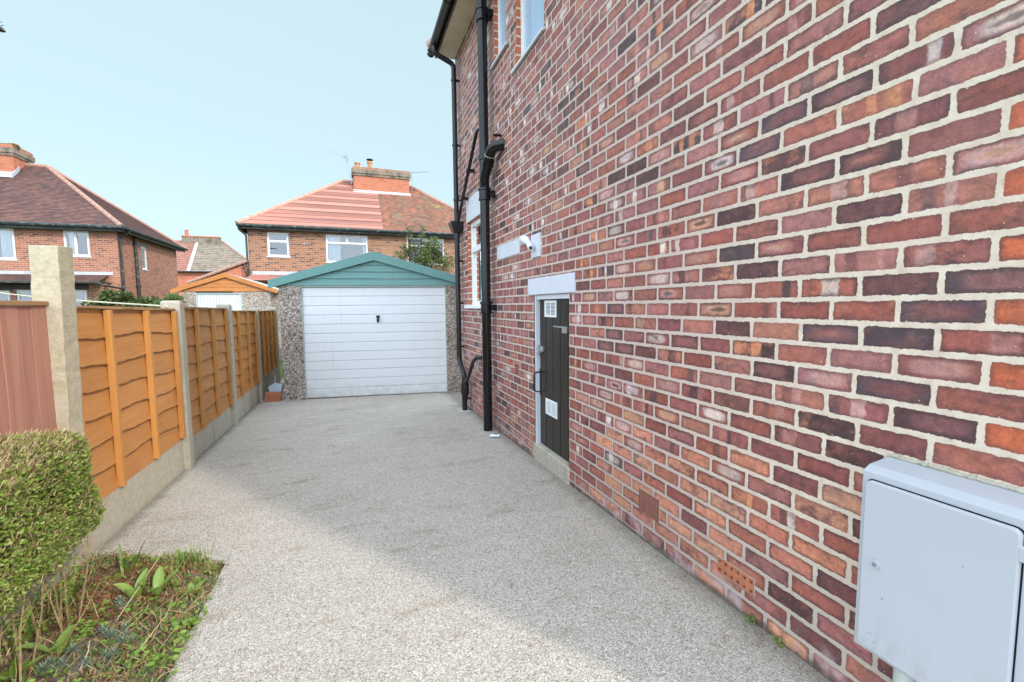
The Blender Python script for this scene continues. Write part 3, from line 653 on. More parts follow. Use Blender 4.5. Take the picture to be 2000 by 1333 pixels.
# store door
dr = MB(); xd = XW + 0.042; pl = [2.99, 3.08, 3.22, 3.36, 3.50, 3.632]
for a, b in zip(pl[:-1], pl[1:]): dr.box(xd, xd+0.03, a+0.0025, b-0.0025, 0.062, 1.358)
dr.box(xd+0.012, xd+0.028, 2.99, 3.632, 0.065, 1.355)
door = dr.build('door', M['door'], house, bevel=0.004)
B('door_frame', M['whitepaint'], house, [(XW+0.004, XW+0.10, 3.632, 3.6549, 0.05, 1.3995), (XW+0.012, XW+0.10, 2.9851, 3.632, 1.36, 1.3995), (XW+0.03, XW+0.10, 2.9851, 2.992, 0.05, 1.36)], 0.004)
def louvre(a, b, c, d):
    m = MB(); x = xd - 0.006
    hs = []
    for col in range(2):
        ca = a + 0.022 + col*((b-a-0.044)/2 + 0.004); cb = ca + (b-a-0.044)/2 - 0.008
        for r_ in range(9):
            z = c + 0.02 + (d-c-0.04)*(r_+0.15)/9; hs.append((ca, cb, z, z + (d-c-0.04)/9*0.55))
    wall_panel(m, lambda u, v, dd: (x+dd, u, v), a, b, c, d, hs, 0.004)
    fbox(m, lambda u, v, dd: (x+dd, u, v), a, a+0.001, c, d, 0, 0.006)
    for h in hs: m.face([(x-0.003, h[0], h[3]), (x-0.003, h[1], h[3]), (x, h[1], h[3]+0.003), (x, h[0], h[3]+0.003)])
    o = m.build('vent', M['vent'], door)
louvre(3.285, 3.515, 1.21, 1.35); louvre(3.275, 3.50, 0.362, 0.503)
h = MB(); h.tube([(xd, 3.625, 0.712), (xd-0.045, 3.63, 0.71), (xd-0.058, 3.632, 0.695), (xd-0.06, 3.634, 0.56), (xd-0.05, 3.636, 0.54), (xd, 3.636, 0.53)], 0.0075, 8)
h.box(xd-0.004, xd, 3.61, 3.64, 0.50, 0.74); h.build('handle', M['blackpl'], door, smooth=True)
lt = MB(); lt.box(xd-0.014, xd, 3.55, 3.66, 0.90, 0.95); lt.box(xd-0.036, xd-0.014, 3.565, 3.625, 0.885, 0.955); lt.tube([(xd-0.02, 3.52, 0.918), (xd-0.02, 3.66, 0.922)], 0.006, 8); lt.build('latch', M['chrome'], door, smooth=True)
bl = MB(); bl.box(xd-0.006, xd, 3.10, 3.345, 1.128, 1.140); bl.box(xd-0.028, xd, 3.06, 3.14, 1.09, 1.138); bl.build('hasp', M['chrome'], door, bevel=0.002)
B('doorstep', M['step'], house, [(XW-0.012, XW+0.10, 2.975, 3.66, -0.2, 0.055)], 0.008)
# eaves
B('soffit', M['cream'], house, [(XW-0.255, XW, HY0-0.25, HY1+0.02, ZE, ZE+0.02)])
B('fascia', M['fascia'], house, [(XW-0.28, XW-0.2552, HY0-0.27, HY1+0.04, ZE-0.02, ZE+0.15)])
gt = MB(); n = 10; gx, gz_ = XW-0.335, ZE+0.045
for sgm in range(6):
    y0, y1 = -0.0 + sgm*1.08, -0.0 + (sgm+1)*1.08
    y0, y1 = max(y0, HY0-0.3), min(y1, HY1+0.06)
    for rr, ya, yb in ((0.055, y0, y1), (0.062, y1-0.04, y1)):
        pr = [(gx + rr*math.cos(math.pi + math.pi*i/n), gz_ + rr*math.sin(math.pi + math.pi*i/n)) for i in range(n+1)]
        for i in range(n): gt.face([(pr[i][0], ya, pr[i][1]), (pr[i+1][0], ya, pr[i+1][1]), (pr[i+1][0], yb, pr[i+1][1]), (pr[i][0], yb, pr[i][1])])
    pr = [(gx + 0.055*math.cos(math.pi + math.pi*i/n), HY1+0.06, gz_ + 0.055*math.sin(math.pi + math.pi*i/n)) for i in range(n+1)]
gt.face(pr); gt.tube([(gx, 6.28, gz_-0.05), (gx, 6.28, gz_-0.11)], 0.04, 12)
gt.build('gutter', M['blackpl'], house, smooth=True)

# ------------------------------------------------------------------ roofs helper
def roof_plane(mb, eL, eR, rL, rR, course, lift=0.02):
    eL, eR, rL, rR = map(Vector, (eL, eR, rL, rR))
    nrm = (eR - eL).cross(((rL + rR) - (eL + eR))/2)
    if nrm.z < 0: nrm = -nrm
    nrm.normalize()
    sl = (((rL + rR) - (eL + eR))/2); hor = (eR-eL).normalized(); sl = (sl - hor*sl.dot(hor)).length
    n = max(1, int(round(sl/course)))
    for i in range(n):
        t0, t1 = i/n, (i+1)/n
        a, b, c, d = eL.lerp(rL, t0), eR.lerp(rR, t0), eR.lerp(rR, t1), eL.lerp(rL, t1)
        a2, b2 = a + nrm*lift, b + nrm*lift
        mb.face([a2, b2, c, d] if (c-d).length > 1e-3 else [a2, b2, c]); mb.face([a, b, b2, a2])
def caps(mb, p, q, r=0.1, step=0.32):
    p, q = Vector(p), Vector(q); L_ = (q-p).length; n = max(1, int(L_/step))
    for i in range(n): mb.tube([p.lerp(q, i/n), p.lerp(q, (i+1.06)/n)], [r*1.06, r*0.92], 8)
def hip_roof(parent, x0, x1, y0, y1, ze, zr, xl, xr, mats, course, hipmat, split=None, lift=0.02, lift2=None):
    yr = (y0+y1)/2
    def front(xa, xb, ra, rb, mat, crs, lf_=None):
        m = MB(); roof_plane(m, (xa, y0, ze), (xb, y0, ze), (ra, yr, zr), (rb, yr, zr), crs, lf_ or lift); return m.build('roof', mat, parent)
    if split is None: out = [front(x0, x1, xl, xr, mats[0], course[0])]
    else: out = [front(x0, split, xl, split, mats[0], course[0]), front(split, x1, split, xr, mats[1], course[1], lift2)]
    m = MB(); roof_plane(m, (x0, y1, ze), (x0, y0, ze), (xl, yr, zr), (xl, yr, zr), course[0], lift)
    if split is None: roof_plane(m, (x1, y0, ze), (x1, y1, ze), (xr, yr, zr), (xr, yr, zr), course[0], lift)
    roof_plane(m, (x1, y1, ze), (x0, y1, ze), (xr, yr, zr), (xl, yr, zr), course[0], lift); m.build('roof', mats[0], parent)
    if split is not None:
        m = MB(); roof_plane(m, (x1, y0, ze), (x1, y1, ze), (xr, yr, zr), (xr, yr, zr), course[1], lift); m.build('roof', mats[1], parent)
    for k, (pa, pb) in enumerate((((x0, y0, ze), (xl, yr, zr)), ((x1, y0, ze), (xr, yr, zr)), ((x0, y1, ze), (xl, yr, zr)), ((x1, y1, ze), (xr, yr, zr)), ((xl, yr, zr), (xr, yr, zr)))):
        c = MB(); caps(c, pa, pb, 0.10, 0.34); c.build('hip_tiles' if k < 4 else 'ridge_tiles', hipmat[0] if k in (0, 2, 4) else hipmat[1], parent, smooth=True)
    return out
hip_roof(house, XW-0.32, HX1+0.3, HY0-0.32, HY1+0.1, ZE+0.12, ZE+2.7, XW+2.9, HX1-2.9, [M['tileA']], [0.11*3], (M['hipA'], M['hipA']))

def curve(pts, n=5):
    """rounded polyline through pts"""
    P = [Vector(p) for p in pts]; out = [P[0]]
    for i in range(1, len(P)-1):
        a = P[i] + (P[i-1]-P[i]).normalized()*min(0.06, (P[i-1]-P[i]).length*0.45); b = P[i] + (P[i+1]-P[i]).normalized()*min(0.06, (P[i+1]-P[i]).length*0.45)
        for k in range(n+1): t = k/n; out.append(a*(1-t)**2 + P[i]*2*t*(1-t) + b*t*t)
    return out + [P[-1]]
# soil stack
sx, sy = 1.45, 4.80
soilp = thing('soil_stack', (sx, sy, gz(4.8)), 'thick black soil pipe with flanged collars running the full height of the brick wall', 'drainpipe')
m = MB(); m.tube([(sx, sy, gz(4.8)-0.02), (sx, sy, 5.3)], 0.052, 20); m.build('pipe', M['black'], soilp, smooth=True)
for zc in (1.29, 2.535, 4.41):
    m = MB(); m.lathe((sx, sy, zc), [(0.054, -0.07), (0.068, -0.065), (0.068, -0.045), (0.062, -0.04), (0.062, 0.035), (0.072, 0.04), (0.072, 0.065), (0.054, 0.07)], 20)
    m.box(sx+0.03, XW+0.002, sy-0.085, sy+0.02, zc-0.03, zc+0.03); m.build('collar', M['black'], soilp, smooth=True, ang=30)
m = MB(); m.lathe((sx, sy, 2.93), [(0.054, -0.03), (0.064, -0.028), (0.064, 0.02), (0.054, 0.025)], 20)
m.tube(curve([(sx, sy, 2.60), (sx-0.01, sy-0.02, 2.70), (sx+0.0, sy-0.14, 2.83)]), 0.055, 16)
m.tube([(sx+0.0, sy-0.12, 2.81), (sx+0.0, sy-0.17, 2.86)], 0.064, 16)
m.tube(curve([(sx, sy-0.15, 2.84), (sx+0.005, sy-0.27, 2.955), (XW+0.02, sy-0.37, 2.965)], 8), 0.054, 16)
m.build('branch', M['black'], soilp, smooth=True)
m = MB()
for t in (0.0, 0.035): m.tube([(sx+0.001, sy-0.165-t, 2.855+t*0.95), (sx+0.001, sy-0.170-t, 2.860+t*0.95)], 0.0575, 16)
m.build('seal', M['conc2'], soilp, smooth=True)
o = MB(); o.tube([(XW+0.01, 4.52, 3.08), (XW-0.05, 4.50, 3.07), (XW-0.09, 4.49, 3.062)], 0.014, 10); tag(o.build('overflow_pipe', M['blackpl'], smooth=True), 'short black overflow spout poking from the brickwork beside the soil pipe', 'pipe')
# rainwater pipe
rx, ry = 1.475, 6.27
rwp = thing('rainwater_pipe', (rx, 5.95, gz(5.95)), 'slim black rainwater pipe with hopper head near the back corner of the brick house', 'drainpipe')
m = MB(); m.tube(curve([(gx, 6.28, gz_-0.06), (gx, 6.28, ZE-0.09), (rx, ry, ZE-0.20), (rx, ry, 2.40)]), 0.034, 14); m.build('pipe', M['blackpl'], rwp, smooth=True)
m = MB(); m.tube(curve([(rx, ry, 2.36), (rx, ry, 0.52), (rx-0.01, 5.97, 0.36), (rx-0.01, 5.95, 0.28), (rx-0.01, 5.95, gz(5.95))]), 0.036, 14); m.build('pipe', M['blackpl'], rwp, smooth=True)
m = MB(); hz = 2.34; hw0, hw1 = 0.06, 0.10
P = [(rx+sx_*w_, ry+sy_*w_, z_) for z_, w_ in ((hz, hw0), (hz+0.13, hw1), (hz+0.15, hw1)) for sx_, sy_ in ((-1, -1), (1, -1), (1, 1), (-1, 1))]
m.quadmesh(P, [(3, 2, 1, 0)] + [(r_*4+i, r_*4+(i+1) % 4, r_*4+4+(i+1) % 4, r_*4+4+i) for r_ in (0, 1) for i in range(4)] + [(8, 9, 10, 11)])
m.tube([(rx, ry, hz-0.08), (rx, ry, hz+0.01)], 0.043, 14); m.build('hopper_head', M['blackpl'], rwp, smooth=True, ang=25)
m = MB(); m.tube(curve([(XW+0.01, 5.20, 3.38), (1.49, 5.20, 3.38), (1.478, 5.235, 3.30), (1.475, 6.20, 2.47)]), 0.021, 10); m.build('waste_pipe', M['blackpl'], rwp, smooth=True)
m = MB(); m.tube(curve([(XW+0.01, 5.36, 0.66), (1.49, 5.38, 0.655), (1.475, 5.50, 0.60), (1.47, 5.72, 0.38), (1.465, 5.90, 0.24)]), 0.026, 12); m.lathe((1.465, 5.93, 0.16), [(0.04, -0.12), (0.055, -0.05), (0.058, 0.06), (0.045, 0.10)], 14); m.build('waste_branch', M['blackpl'], rwp, smooth=True)
for zc, yy in ((4.42, ry), (3.55, ry), (2.80, ry), (1.95, ry), (1.35, ry), (0.72, ry), (0.02, 5.95)):
    m = MB(); m.box(rx+0.02, XW+0.003, yy-0.012, yy+0.012, zc-0.012, zc+0.012); m.lathe((rx if zc > 0.1 else rx-0.01, yy, zc), [(0.035, -0.015), (0.042, -0.014), (0.042, 0.014), (0.035, 0.015)], 14)
    m.build('bracket', M['blackpl'], rwp, smooth=True, ang=30)
for t in (0.35, 0.68): 
    m = MB(); p = Vector((1.478, 5.235, 3.30)).lerp(Vector((1.475, 6.20, 2.47)), t); m.box(p.x-0.03, XW+0.002, p.y-0.02, p.y+0.02, p.z-0.02, p.z+0.02)
    m.build('clip', M['blackpl'], rwp, bevel=0.003)
B('drain_plate', M['slab'], rwp, [(rx-0.12, rx+0.05, 5.83, 6.08, gz(5.95)+0.001, gz(5.95)+0.012)])

# security camera on white board
scam = thing('security_camera', (XW-0.02, 3.6, 1.83), 'small white security camera on a square white board above the store door', 'camera')
B('backboard', M['whitepaint'], scam, [(XW-0.018, XW+0.001, 3.497, 3.682, 1.727, 1.926)], 0.003)
m = MB(); c0, c1 = Vector((XW-0.018, 3.78, 1.895)), Vector((XW-0.055, 3.60, 1.825))
m.tube([(XW+0.0, 3.88, 1.915), (XW-0.010, 3.87, 1.915), c0, c0.lerp(c1, 0.55), c1], [0.045, 0.045, 0.038, 0.022, 0.018], 14); m.build('bracket', M['white'], scam, smooth=True)
m = MB(); m.tube([c1 + Vector((0.004, 0.03, 0.006)), c1 + Vector((0, 0.022, 0.004)), c1 + Vector((-0.012, -0.03, -0.018)), c1 + Vector((-0.014, -0.036, -0.022))], [0.018, 0.026, 0.026, 0.023], 16); m.build('housing', M['white'], scam, smooth=True, ang=35)
m = MB(); e = c1 + Vector((-0.014, -0.037, -0.022)); dv = Vector((-0.02, -0.1, -0.026)).normalized()
m.tube([e, e + dv*0.004], 0.014, 14); m.build('lens', M['blackpl'], scam, smooth=True)

# meter box
mb_ = thing('meter_box', (XW, 0.66, 0.28), 'pale grey wall mounted utility meter box with a large flat hinged door', 'meter box')
xf = 1.42
m = MB(); m.prism([(XW, 0.47, 0.262), (xf+0.012, 0.47, 0.262), (xf+0.012, 0.47, 0.812), (xf+0.04, 0.47, 0.826), (XW, 0.47, 0.838)], (0, 0.385, 0)); m.build('casing', M['grp'], mb_, bevel=0.003)
def rrect(a, b, c, d, r, n=5):
    out = []
    for (cx, cz, s0) in ((b-r, d-r, 0), (a+r, d-r, 90), (a+r, c+r, 180), (b-r, c+r, 270)):
        for i in range(n+1): t = R(s0 + 90*i/n); out.append((cx + r*math.cos(t), cz + r*math.sin(t)))
    return out
pd = rrect(0.512, 0.838, 0.278, 0.790, 0.016)
m = MB(); m.prism([(xf+0.012, y, z) for y, z in pd], (-0.016, 0, 0)); dd_ = m.build('door', M['grp'], mb_, bevel=0.004)
m = MB(); m.prism([(xf+0.0115, y, z) for y, z in rrect(0.5095, 0.8405, 0.2755, 0.7928, 0.017)], (-0.001, 0, 0)); m.build('gasket', M['dark'], mb_)
m = MB(); m.tube([(xf-0.004, 0.797, 0.55), (xf-0.012, 0.797, 0.55)], 0.011, 18); m.build('lock', M['grp'], dd_, smooth=True, ang=30)
m = MB(); m.tube([(xf-0.012, 0.797, 0.55), (xf-0.0135, 0.797, 0.55)], 0.006, 12); m.build('keyhole', M['alu'], dd_)
m = MB()   # embossed letter G in a ring
for i in range(11):
    t0 = R(40 + 28*i); t1 = R(40 + 28*(i+1))
    if i < 10: m.tube([(xf-0.0045, 0.795 - 0.013*math.cos(t0), 0.325 + 0.013*math.sin(t0)), (xf-0.0045, 0.795 - 0.013*math.cos(t1), 0.325 + 0.013*math.sin(t1))], 0.0014, 6)
m.tube([(xf-0.0045, 0.782, 0.3225), (xf-0.0045, 0.792, 0.3225)], 0.0014, 6)
m.build('letter', M['grp'], dd_, smooth=True)
for zc in (0.735, 0.34): B('hinge', M['grp'], mb_, [(xf-0.004, xf+0.02, 0.488, 0.516, zc-0.018, zc+0.018)], 0.003)
m = MB(); m.tube([(XW-0.035, 0.765, 0.265), (XW-0.035, 0.765, -0.05)], 0.024, 16); m.build('conduit', M['greenpipe'], mb_, smooth=True)
m = MB()
for i in range(26):
    y0 = 0.47 + 0.385*i/26; m.tube([(XW-0.004, y0, 0.842 + rnd.uniform(-.003, .003)), (XW-0.004, y0+0.0155, 0.842 + rnd.uniform(-.003, .003))], 0.006 + rnd.uniform(0, .003), 6)
m.build('sealant', M['conc2'], mb_, smooth=True)

# ------------------------------------------------------------------ our garage (teal gable)
GO = Vector((-0.715, 7.908, 0)); GU = Vector((0.9873, -0.1588, 0)); GV = Vector((0.1588, 0.9873, 0))
gar = thing('garage', GO + GU*1.143 + Vector((0, 0, -0.2)), 'pebbledashed garage with teal green gable and wide white up and over door', 'garage')
GT = lambda p: GO + GU*p[0] + GV*p[1] + Vector((0, 0, p[2]))
UL, UR, UM, GD = -0.335, 2.62, 1.143, 4.6
m = MB(); zb = -0.32
for (a, b, z1) in ((UL, -0.012, 1.66), (2.298, UR, 1.66)): m.box(a, b, 0, 0.12, zb, z1, T=GT)
m.box(UL, UL+0.1, 0.12, GD, zb, 1.66, T=GT); m.box(UR-0.1, UR, 0.12, GD, zb, 1.66, T=GT); m.box(UL+0.1, UR-0.1, GD-0.1, GD, zb, 1.9, T=GT)
m.build('wall', M['pebble'], gar)
# door: ribbed section profile
m = MB(); prof = []; z0, z1 = -0.195, 1.632; ns = 12; sh = (z1-z0)/ns
for i in range(ns):
    zb_ = z0 + i*sh
    prof += [(0.0, zb_+0.004), (0.010, zb_+0.012), (0.013, zb_+0.016)]
    for k in (1, 2):
        zz = zb_ + sh*k/3 + 0.006; prof += [(0.0135, zz-0.003), (0.0115, zz), (0.0135, zz+0.003)]
    prof += [(0.013, zb_+sh-0.006), (0.0, zb_+sh-0.001)]
pts = []
for (d_, z) in prof: pts += [GT((0.0, 0.05-d_, z)), GT((2.286, 0.05-d_, z))]
m.quadmesh(pts, [(2*i, 2*i+1, 2*i+3, 2*i+2) for i in range(len(prof)-1)])
gdoor = m.build('door', M['gdoor'], gar)
m = MB(); m.lathe((0, 0, 0), [(0.02, 0), (0.02, 0.01)], 12); m = MB()
m.box(1.14, 1.20, 0.02, 0.038, 1.125, 1.165, T=GT); m.box(1.155, 1.185, -0.005, 0.03, 1.05, 1.155, T=GT); m.box(1.15, 1.19, -0.012, 0.0, 1.05, 1.12, T=GT); m.build('handle', M['blackpl'], gdoor, bevel=0.006)
m = MB(); m.box(-0.012, 0.0, 0.01, 0.10, zb, 1.66, T=GT); m.box(2.286, 2.298, 0.01, 0.10, zb, 1.66, T=GT); m.box(-0.012, 2.298, 0.01, 0.10, 1.636, 1.66, T=GT); m.build('door_frame', M['gframe'], gar)
# gable boards (shiplap): four boards clipped to the gable triangle
slope = (2.21-1.745)/1.61
zt_in = lambda u: 1.655 + 0.455 - abs(u-UM)*slope*0.99 + 0.0
m = MB(); bz = [1.662, 1.775, 1.887, 1.998, 2.12]
for i in range(4):
    za, zc = bz[i], bz[i+1]-0.004
    ha, hc = (2.125-za)/slope, max(0.0, (2.125-zc)/slope)
    ha, hc = min(ha, 1.5), min(hc, 1.5)
    t0, t1 = -0.012, 0.004
    P = [GT((UM-ha, t0, za)), GT((UM+ha, t0, za)), GT((UM+hc, t1, zc)), GT((UM-hc, t1, zc))]; Q = [p + GV*0.02 for p in P]
    m.quadmesh(P+Q, [(0, 1, 2, 3), (0, 4, 5, 1), (3, 2, 6, 7), (0, 3, 7, 4), (1, 5, 6, 2)])
m.build('gable_boards', M['teal'], gar)
for sg in (-1, 1):
    m = MB(); e = 1.62
    P = [GT((UM, -0.06, 2.215)), GT((UM + sg*e, -0.06, 2.215 - e*slope)), GT((UM + sg*e, -0.06, 2.075 - e*slope + 0.01)), GT((UM, -0.06, 2.07))]
    m.prism(P, GV*0.025); m.build('barge_board', M['teal'], gar, bevel=0.003)
    m = MB(); nn = 30
    for i in range(nn):     # corrugated roof sheets
        ga, gb = i/nn, (i+1)/nn
        q = lambda g_, z_: GT((UM + sg*(0.0 + g_*1.60), -0.035, 2.205 - g_*1.60*slope + z_))
        m.prism([q(ga, 0), q(gb, 0), q(gb, -0.03), q(ga, -0.03)], GV*(GD+0.1))
    m.build('roof', M['slab'], gar)

# ------------------------------------------------------------------ neighbour's garage (orange gable)
ng = thing('garage', (-3.1, 14.0, -0.23), 'low pebbledashed garage with orange timber gable and white boarded door behind the fence', 'garage')
Y = 14.0
m = MB(); m.box(-4.12, -3.82, Y, Y+0.1, -0.25, 1.76); m.box(-2.76, -2.06, Y, Y+0.1, -0.25, 1.76); m.box(-4.12, -4.02, Y+0.1, Y+5, -0.25, 1.76); m.box(-2.16, -2.06, Y+0.1, Y+5, -0.25, 1.76)
m.box(-2.06, -1.72, Y+0.6, Y+0.7, -0.25, 1.72); m.build('wall', M['pebble'], ng)
m = MB()
for i in range(14): a = -3.80 + i*1.02/14; m.box(a+0.004, a+1.02/14-0.004, Y+0.03, Y+0.055, -0.22, 1.70)
m.box(-3.80, -2.78, Y+0.05, Y+0.06, -0.22, 1.70); m.build('door', M['whitepaint'], ng)
B('door_frame', M['gframe'], ng, [(-3.82, -3.80, Y-0.005, Y+0.1, -0.25, 1.72), (-2.78, -2.76, Y-0.005, Y+0.1, -0.25, 1.72), (-3.80, -2.78, Y-0.005, Y+0.1, 1.70, 1.72)])
m = MB(); ap = 2.24; sl = (2.24-1.80)/1.22
for i in range(4):
    za = 1.765 + i*0.1; zc = za+0.098; ha, hc = (ap-0.03-za)/sl, max(0.001, (ap-0.03-zc)/sl)
    m.prism([(-3.11-ha, Y-0.02, za), (-3.11+ha, Y-0.02, za), (-3.11+hc, Y-0.012, zc), (-3.11-hc, Y-0.012, zc)], (0, 0.02, 0))
m.build('gable_boards', M['orangepaint'], ng)
for sg in (-1, 1):
    e = 1.24
    m = MB(); m.prism([(-3.11, Y-0.08, ap+0.02), (-3.11+sg*e, Y-0.08, ap+0.02-e*sl), (-3.11+sg*e, Y-0.08, ap-0.09-e*sl), (-3.11, Y-0.08, ap-0.10)], (0, 0.03, 0)); m.build('barge_board', M['orangepaint'], ng)
    m = MB(); m.prism([(-3.11, Y-0.05, ap+0.02), (-3.11+sg*e, Y-0.05, ap+0.02-e*sl), (-3.11+sg*e, Y-0.05, ap-0.02-e*sl), (-3.11, Y-0.05, ap-0.02)], (0, 5.1, 0)); m.build('roof', M['slab'], ng)

# ------------------------------------------------------------------ distant houses
def gutter_line(parent, pts, r=0.06, fascia=0.13, mat=None):
    m = MB(); m.tube(pts, r, 8); m.build('gutter', mat or M['gutterA'], parent, smooth=True)
def chimney(parent, x0, x1, y0, y1, z0, z1, band, pots, moss=True):
    m = MB(); m.box(x0, x1, y0, y1, z0, band); ch = m.build('chimney', M['brickRed'], parent)
    m = MB(); m.box(x0-0.05, x1+0.05, y0-0.05, y1+0.05, band, band+0.12); m.box(x0-0.09, x1+0.09, y0-0.09, y1+0.09, band+0.12, band+0.34); m.build('corbel', M['brickDark'], ch)
    m = MB(); m.box(x0-0.05, x1+0.05, y0-0.05, y1+0.05, band+0.34, z1); m.build('cap', M['brickRed'], ch)
    m = MB(); m.prism([(x0-0.02, y0-0.02, z1), (x1+0.02, y0-0.02, z1), (x1+0.02, (y0+y1)/2, z1+0.10), (x0-0.02, (y0+y1)/2, z1+0.10)], (0, 0.02, 0)); m.box(x0-.02, x1+.02, y0-.02, y1+.02, z1, z1+0.04); m.build('flaunching', M['brickDark'], ch)
    for (px, h_, r_) in pots:
        m = MB(); m.lathe((px, (y0+y1)/2, z1+0.04), [(r_*0.85, 0), (r_*0.9, h_*0.7), (r_*1.15, h_*0.8), (r_*1.15, h_)], 12); m.build('chimney_pot', M['pot'], ch, smooth=True, ang=30)
    return ch
# B: pair of semis straight ahead
YB = 22.1
hb = thing('semi_detached_house', (1.65, YB, -0.23), 'pair of brick semis with half salmon, half mossy tiled roof behind the teal garage', 'house')
FB = lambda u, v, d: (u, YB + d, v)
opsB = [(-3.27, -2.41, 3.55, 4.60), (-0.90, 0.93, 3.35, 4.61), (2.72, 4.55, 3.35, 4.62)]
m = MB(); wall_panel(m, FB, -4.0, 7.3, -0.3, 4.75, opsB, 0.1)
m.face([(-4.0, YB, -0.3), (-4.0, YB, 4.75), (-4.0, YB+7, 4.75), (-4.0, YB+7, -0.3)]); m.face([(7.3, YB, -0.3), (7.3, YB+7, -0.3), (7.3, YB+7, 4.75), (7.3, YB, 4.75)]); m.face([(-4, YB+7, -0.3), (-4, YB+7, 4.75), (7.3, YB+7, 4.75), (7.3, YB+7, -0.3)])
m.build('wall', M['brickB'], hb)
window(hb, FB, *opsB[0], 0.05, 0.085, trans=((4.22, -3.2, -2.48),))
window(hb, FB, *opsB[1], 0.05, 0.075, mull=((0.01, 4.27, 4.55),), trans=((4.24, -0.83, 0.86),), curtains=((-0.84, -0.28), (0.70, 0.87)))
window(hb, FB, *opsB[2], 0.05, 0.075, mull=((3.88, 4.27, 4.55),), trans=((4.24, 2.79, 4.48),), curtains=((2.9, 3.4),))
hip_roof(hb, -4.3, 7.6, 21.75, 29.45, 4.86, 7.92, -0.10, 3.45, [M['tileB1'], M['tileB2']], [0.34, 0.115], (M['hipB'], M['hipA']), split=1.62, lift=0.024, lift2=0.014)
gutter_line(hb, [(-4.32, 21.68, 4.80), (7.6, 21.68, 4.80)], 0.065); B('fascia', M['gutterA'], hb, [(-4.28, 7.58, 21.76, 21.80, 4.66, 4.85)]); B('soffit', M['fascia'], hb, [(-4.28, 7.58, 21.80, YB, 4.70, 4.74)])
B('fascia', M['gutterA'], hb, [(-4.28, -4.24, 21.8, 29.4, 4.66, 4.85)])
ch = chimney(hb, 0.46, 3.28, 24.9, 25.75, 6.6, 8.50, 8.10, [(0.68, 0.32, 0.14), (1.02, 0.10, 0.13), (1.31, 0.44, 0.13), (1.68, 0.12, 0.13), (2.1, 0.07, 0.12), (2.5, 0.07, 0.12), (2.9, 0.07, 0.12)])
m = MB(); m.lathe((1.31, 25.325, 8.98), [(0.05, 0), (0.05, 0.08)], 10); m.lathe((1.31, 25.325, 9.06), [(0.17, 0), (0.18, 0.03), (0.02, 0.09)], 14); m.build('cowl', M['blackpl'], ch, smooth=True, ang=30)
m = MB(); m.box(0.42, 3.33, 24.86, 24.90, 7.20, 7.37)
m.prism([(0.42, 24.70, 7.20), (3.33, 24.70, 7.20), (3.33, 24.88, 7.36), (0.42, 24.88, 7.36)], (0, 0, 0.02)); m.build('flashing', M['lead'], hb)
m = MB(); m.tube(curve([(-4.25, 21.68, 4.75), (-4.25, 21.72, 4.62), (-4.05, YB-0.04, 4.42), (-4.05, YB-0.04, 0)]), 0.04, 8); m.build('downpipe', M['gutterA'], hb, smooth=True)
m = MB(); m.tube([(-1.78, YB-0.06, 4.13), (-1.78, YB+0.02, 4.14)], 0.05, 10); m.build('flue', M['wire'], hb, smooth=True)
# lean-to roof at ground floor with lead apron
m = MB(); roof_plane(m, (-4.1, YB-1.0, 2.45), (0.6, YB-1.0, 2.45), (-3.9, YB, 2.76), (0.6, YB, 2.76), 0.2, 0.02); m.build('bay_roof', M['tileB1'], hb)
B('lead_apron', M['lead'], hb, [(-3.9, 0.6, YB-0.03, YB-0.003, 2.74, 2.90)])
# side lean-to to its left, seen end on
m = MB(); m.prism([(-6.15, YB+0.05, -0.3), (-4.02, YB+0.05, -0.3), (-4.02, YB+0.05, 3.24), (-6.15, YB+0.05, 2.36)], (0, 5, 0)); m.build('side_wall', M['brickC'], hb)
m = MB(); roof_plane(m, (-6.3, YB+5, 2.36), (-6.3, YB-0.05, 2.36), (-4.02, YB+5, 3.32), (-4.02, YB-0.05, 3.32), 0.115, 0.03); m.build('side_roof', M['tileB2'], hb)
m = MB(); caps(m, (-6.3, YB-0.02, 2.37), (-4.05, YB-0.02, 3.34), 0.07, 0.2); m.build('verge', M['hipA'], hb, smooth=True)
m = MB(); m.tube([(-4.16, YB, 3.3), (-4.2, YB-0.1, 3.0), (-4.05, YB-0.1, 2.5)], 0.03, 6); m.build('cable', M['blackpl'], hb)
# A: brown roofed house left
YA, XA = 24.3, -9.40
ha_ = thing('semi_detached_house', (-13.0, YA, -0.23), 'orange brick house with dark brown hipped roof and black gutters beyond the concrete post', 'house')
FA = lambda u, v, d: (u, YA + d, v)
FS = lambda u, v, d: (XA - d, u, v)
opsA = [(-11.23, -10.36, 3.57, 4.66), (-15.2, -12.78, 3.38, 4.66), (-12.9, -10.60, 1.0, 2.14), (-15.4, -13.1, 1.0, 2.12)]
opsS = [(26.68, 27.30, 3.24, 4.36), (26.02, 26.24, 3.56, 4.5)]
m = MB(); wall_panel(m, FA, -19.6, XA, -0.3, 4.74, opsA, 0.1); wall_panel(m, FS, YA, 31.4, -0.3, 4.74, opsS, 0.1)
m.face([(XA, 31.4, -0.3), (XA, 31.4, 4.74), (-19.6, 31.4, 4.74), (-19.6, 31.4, -0.3)]); m.face([(-19.6, YA, -0.3), (-19.6, YA, 4.74), (-19.6, 31.4, 4.74), (-19.6, 31.4, -0.3)])
m.build('wall', M['brickA'], ha_)
window(ha_, FA, *opsA[0], 0.03, 0.085, mull=((-10.83, 3.65, 4.58),), curtains=((-11.1, -10.9),), label='white window with one casement ajar')
window(ha_, FA, *opsA[1], 0.03, 0.09, mull=((-13.45, 3.46, 4.58),), curtains=((-13.3, -12.9),))
window(ha_, FA, *opsA[2], 0.03, 0.09, mull=((-11.6, 1.1, 2.05),)); window(ha_, FA, *opsA[3], 0.03, 0.09)
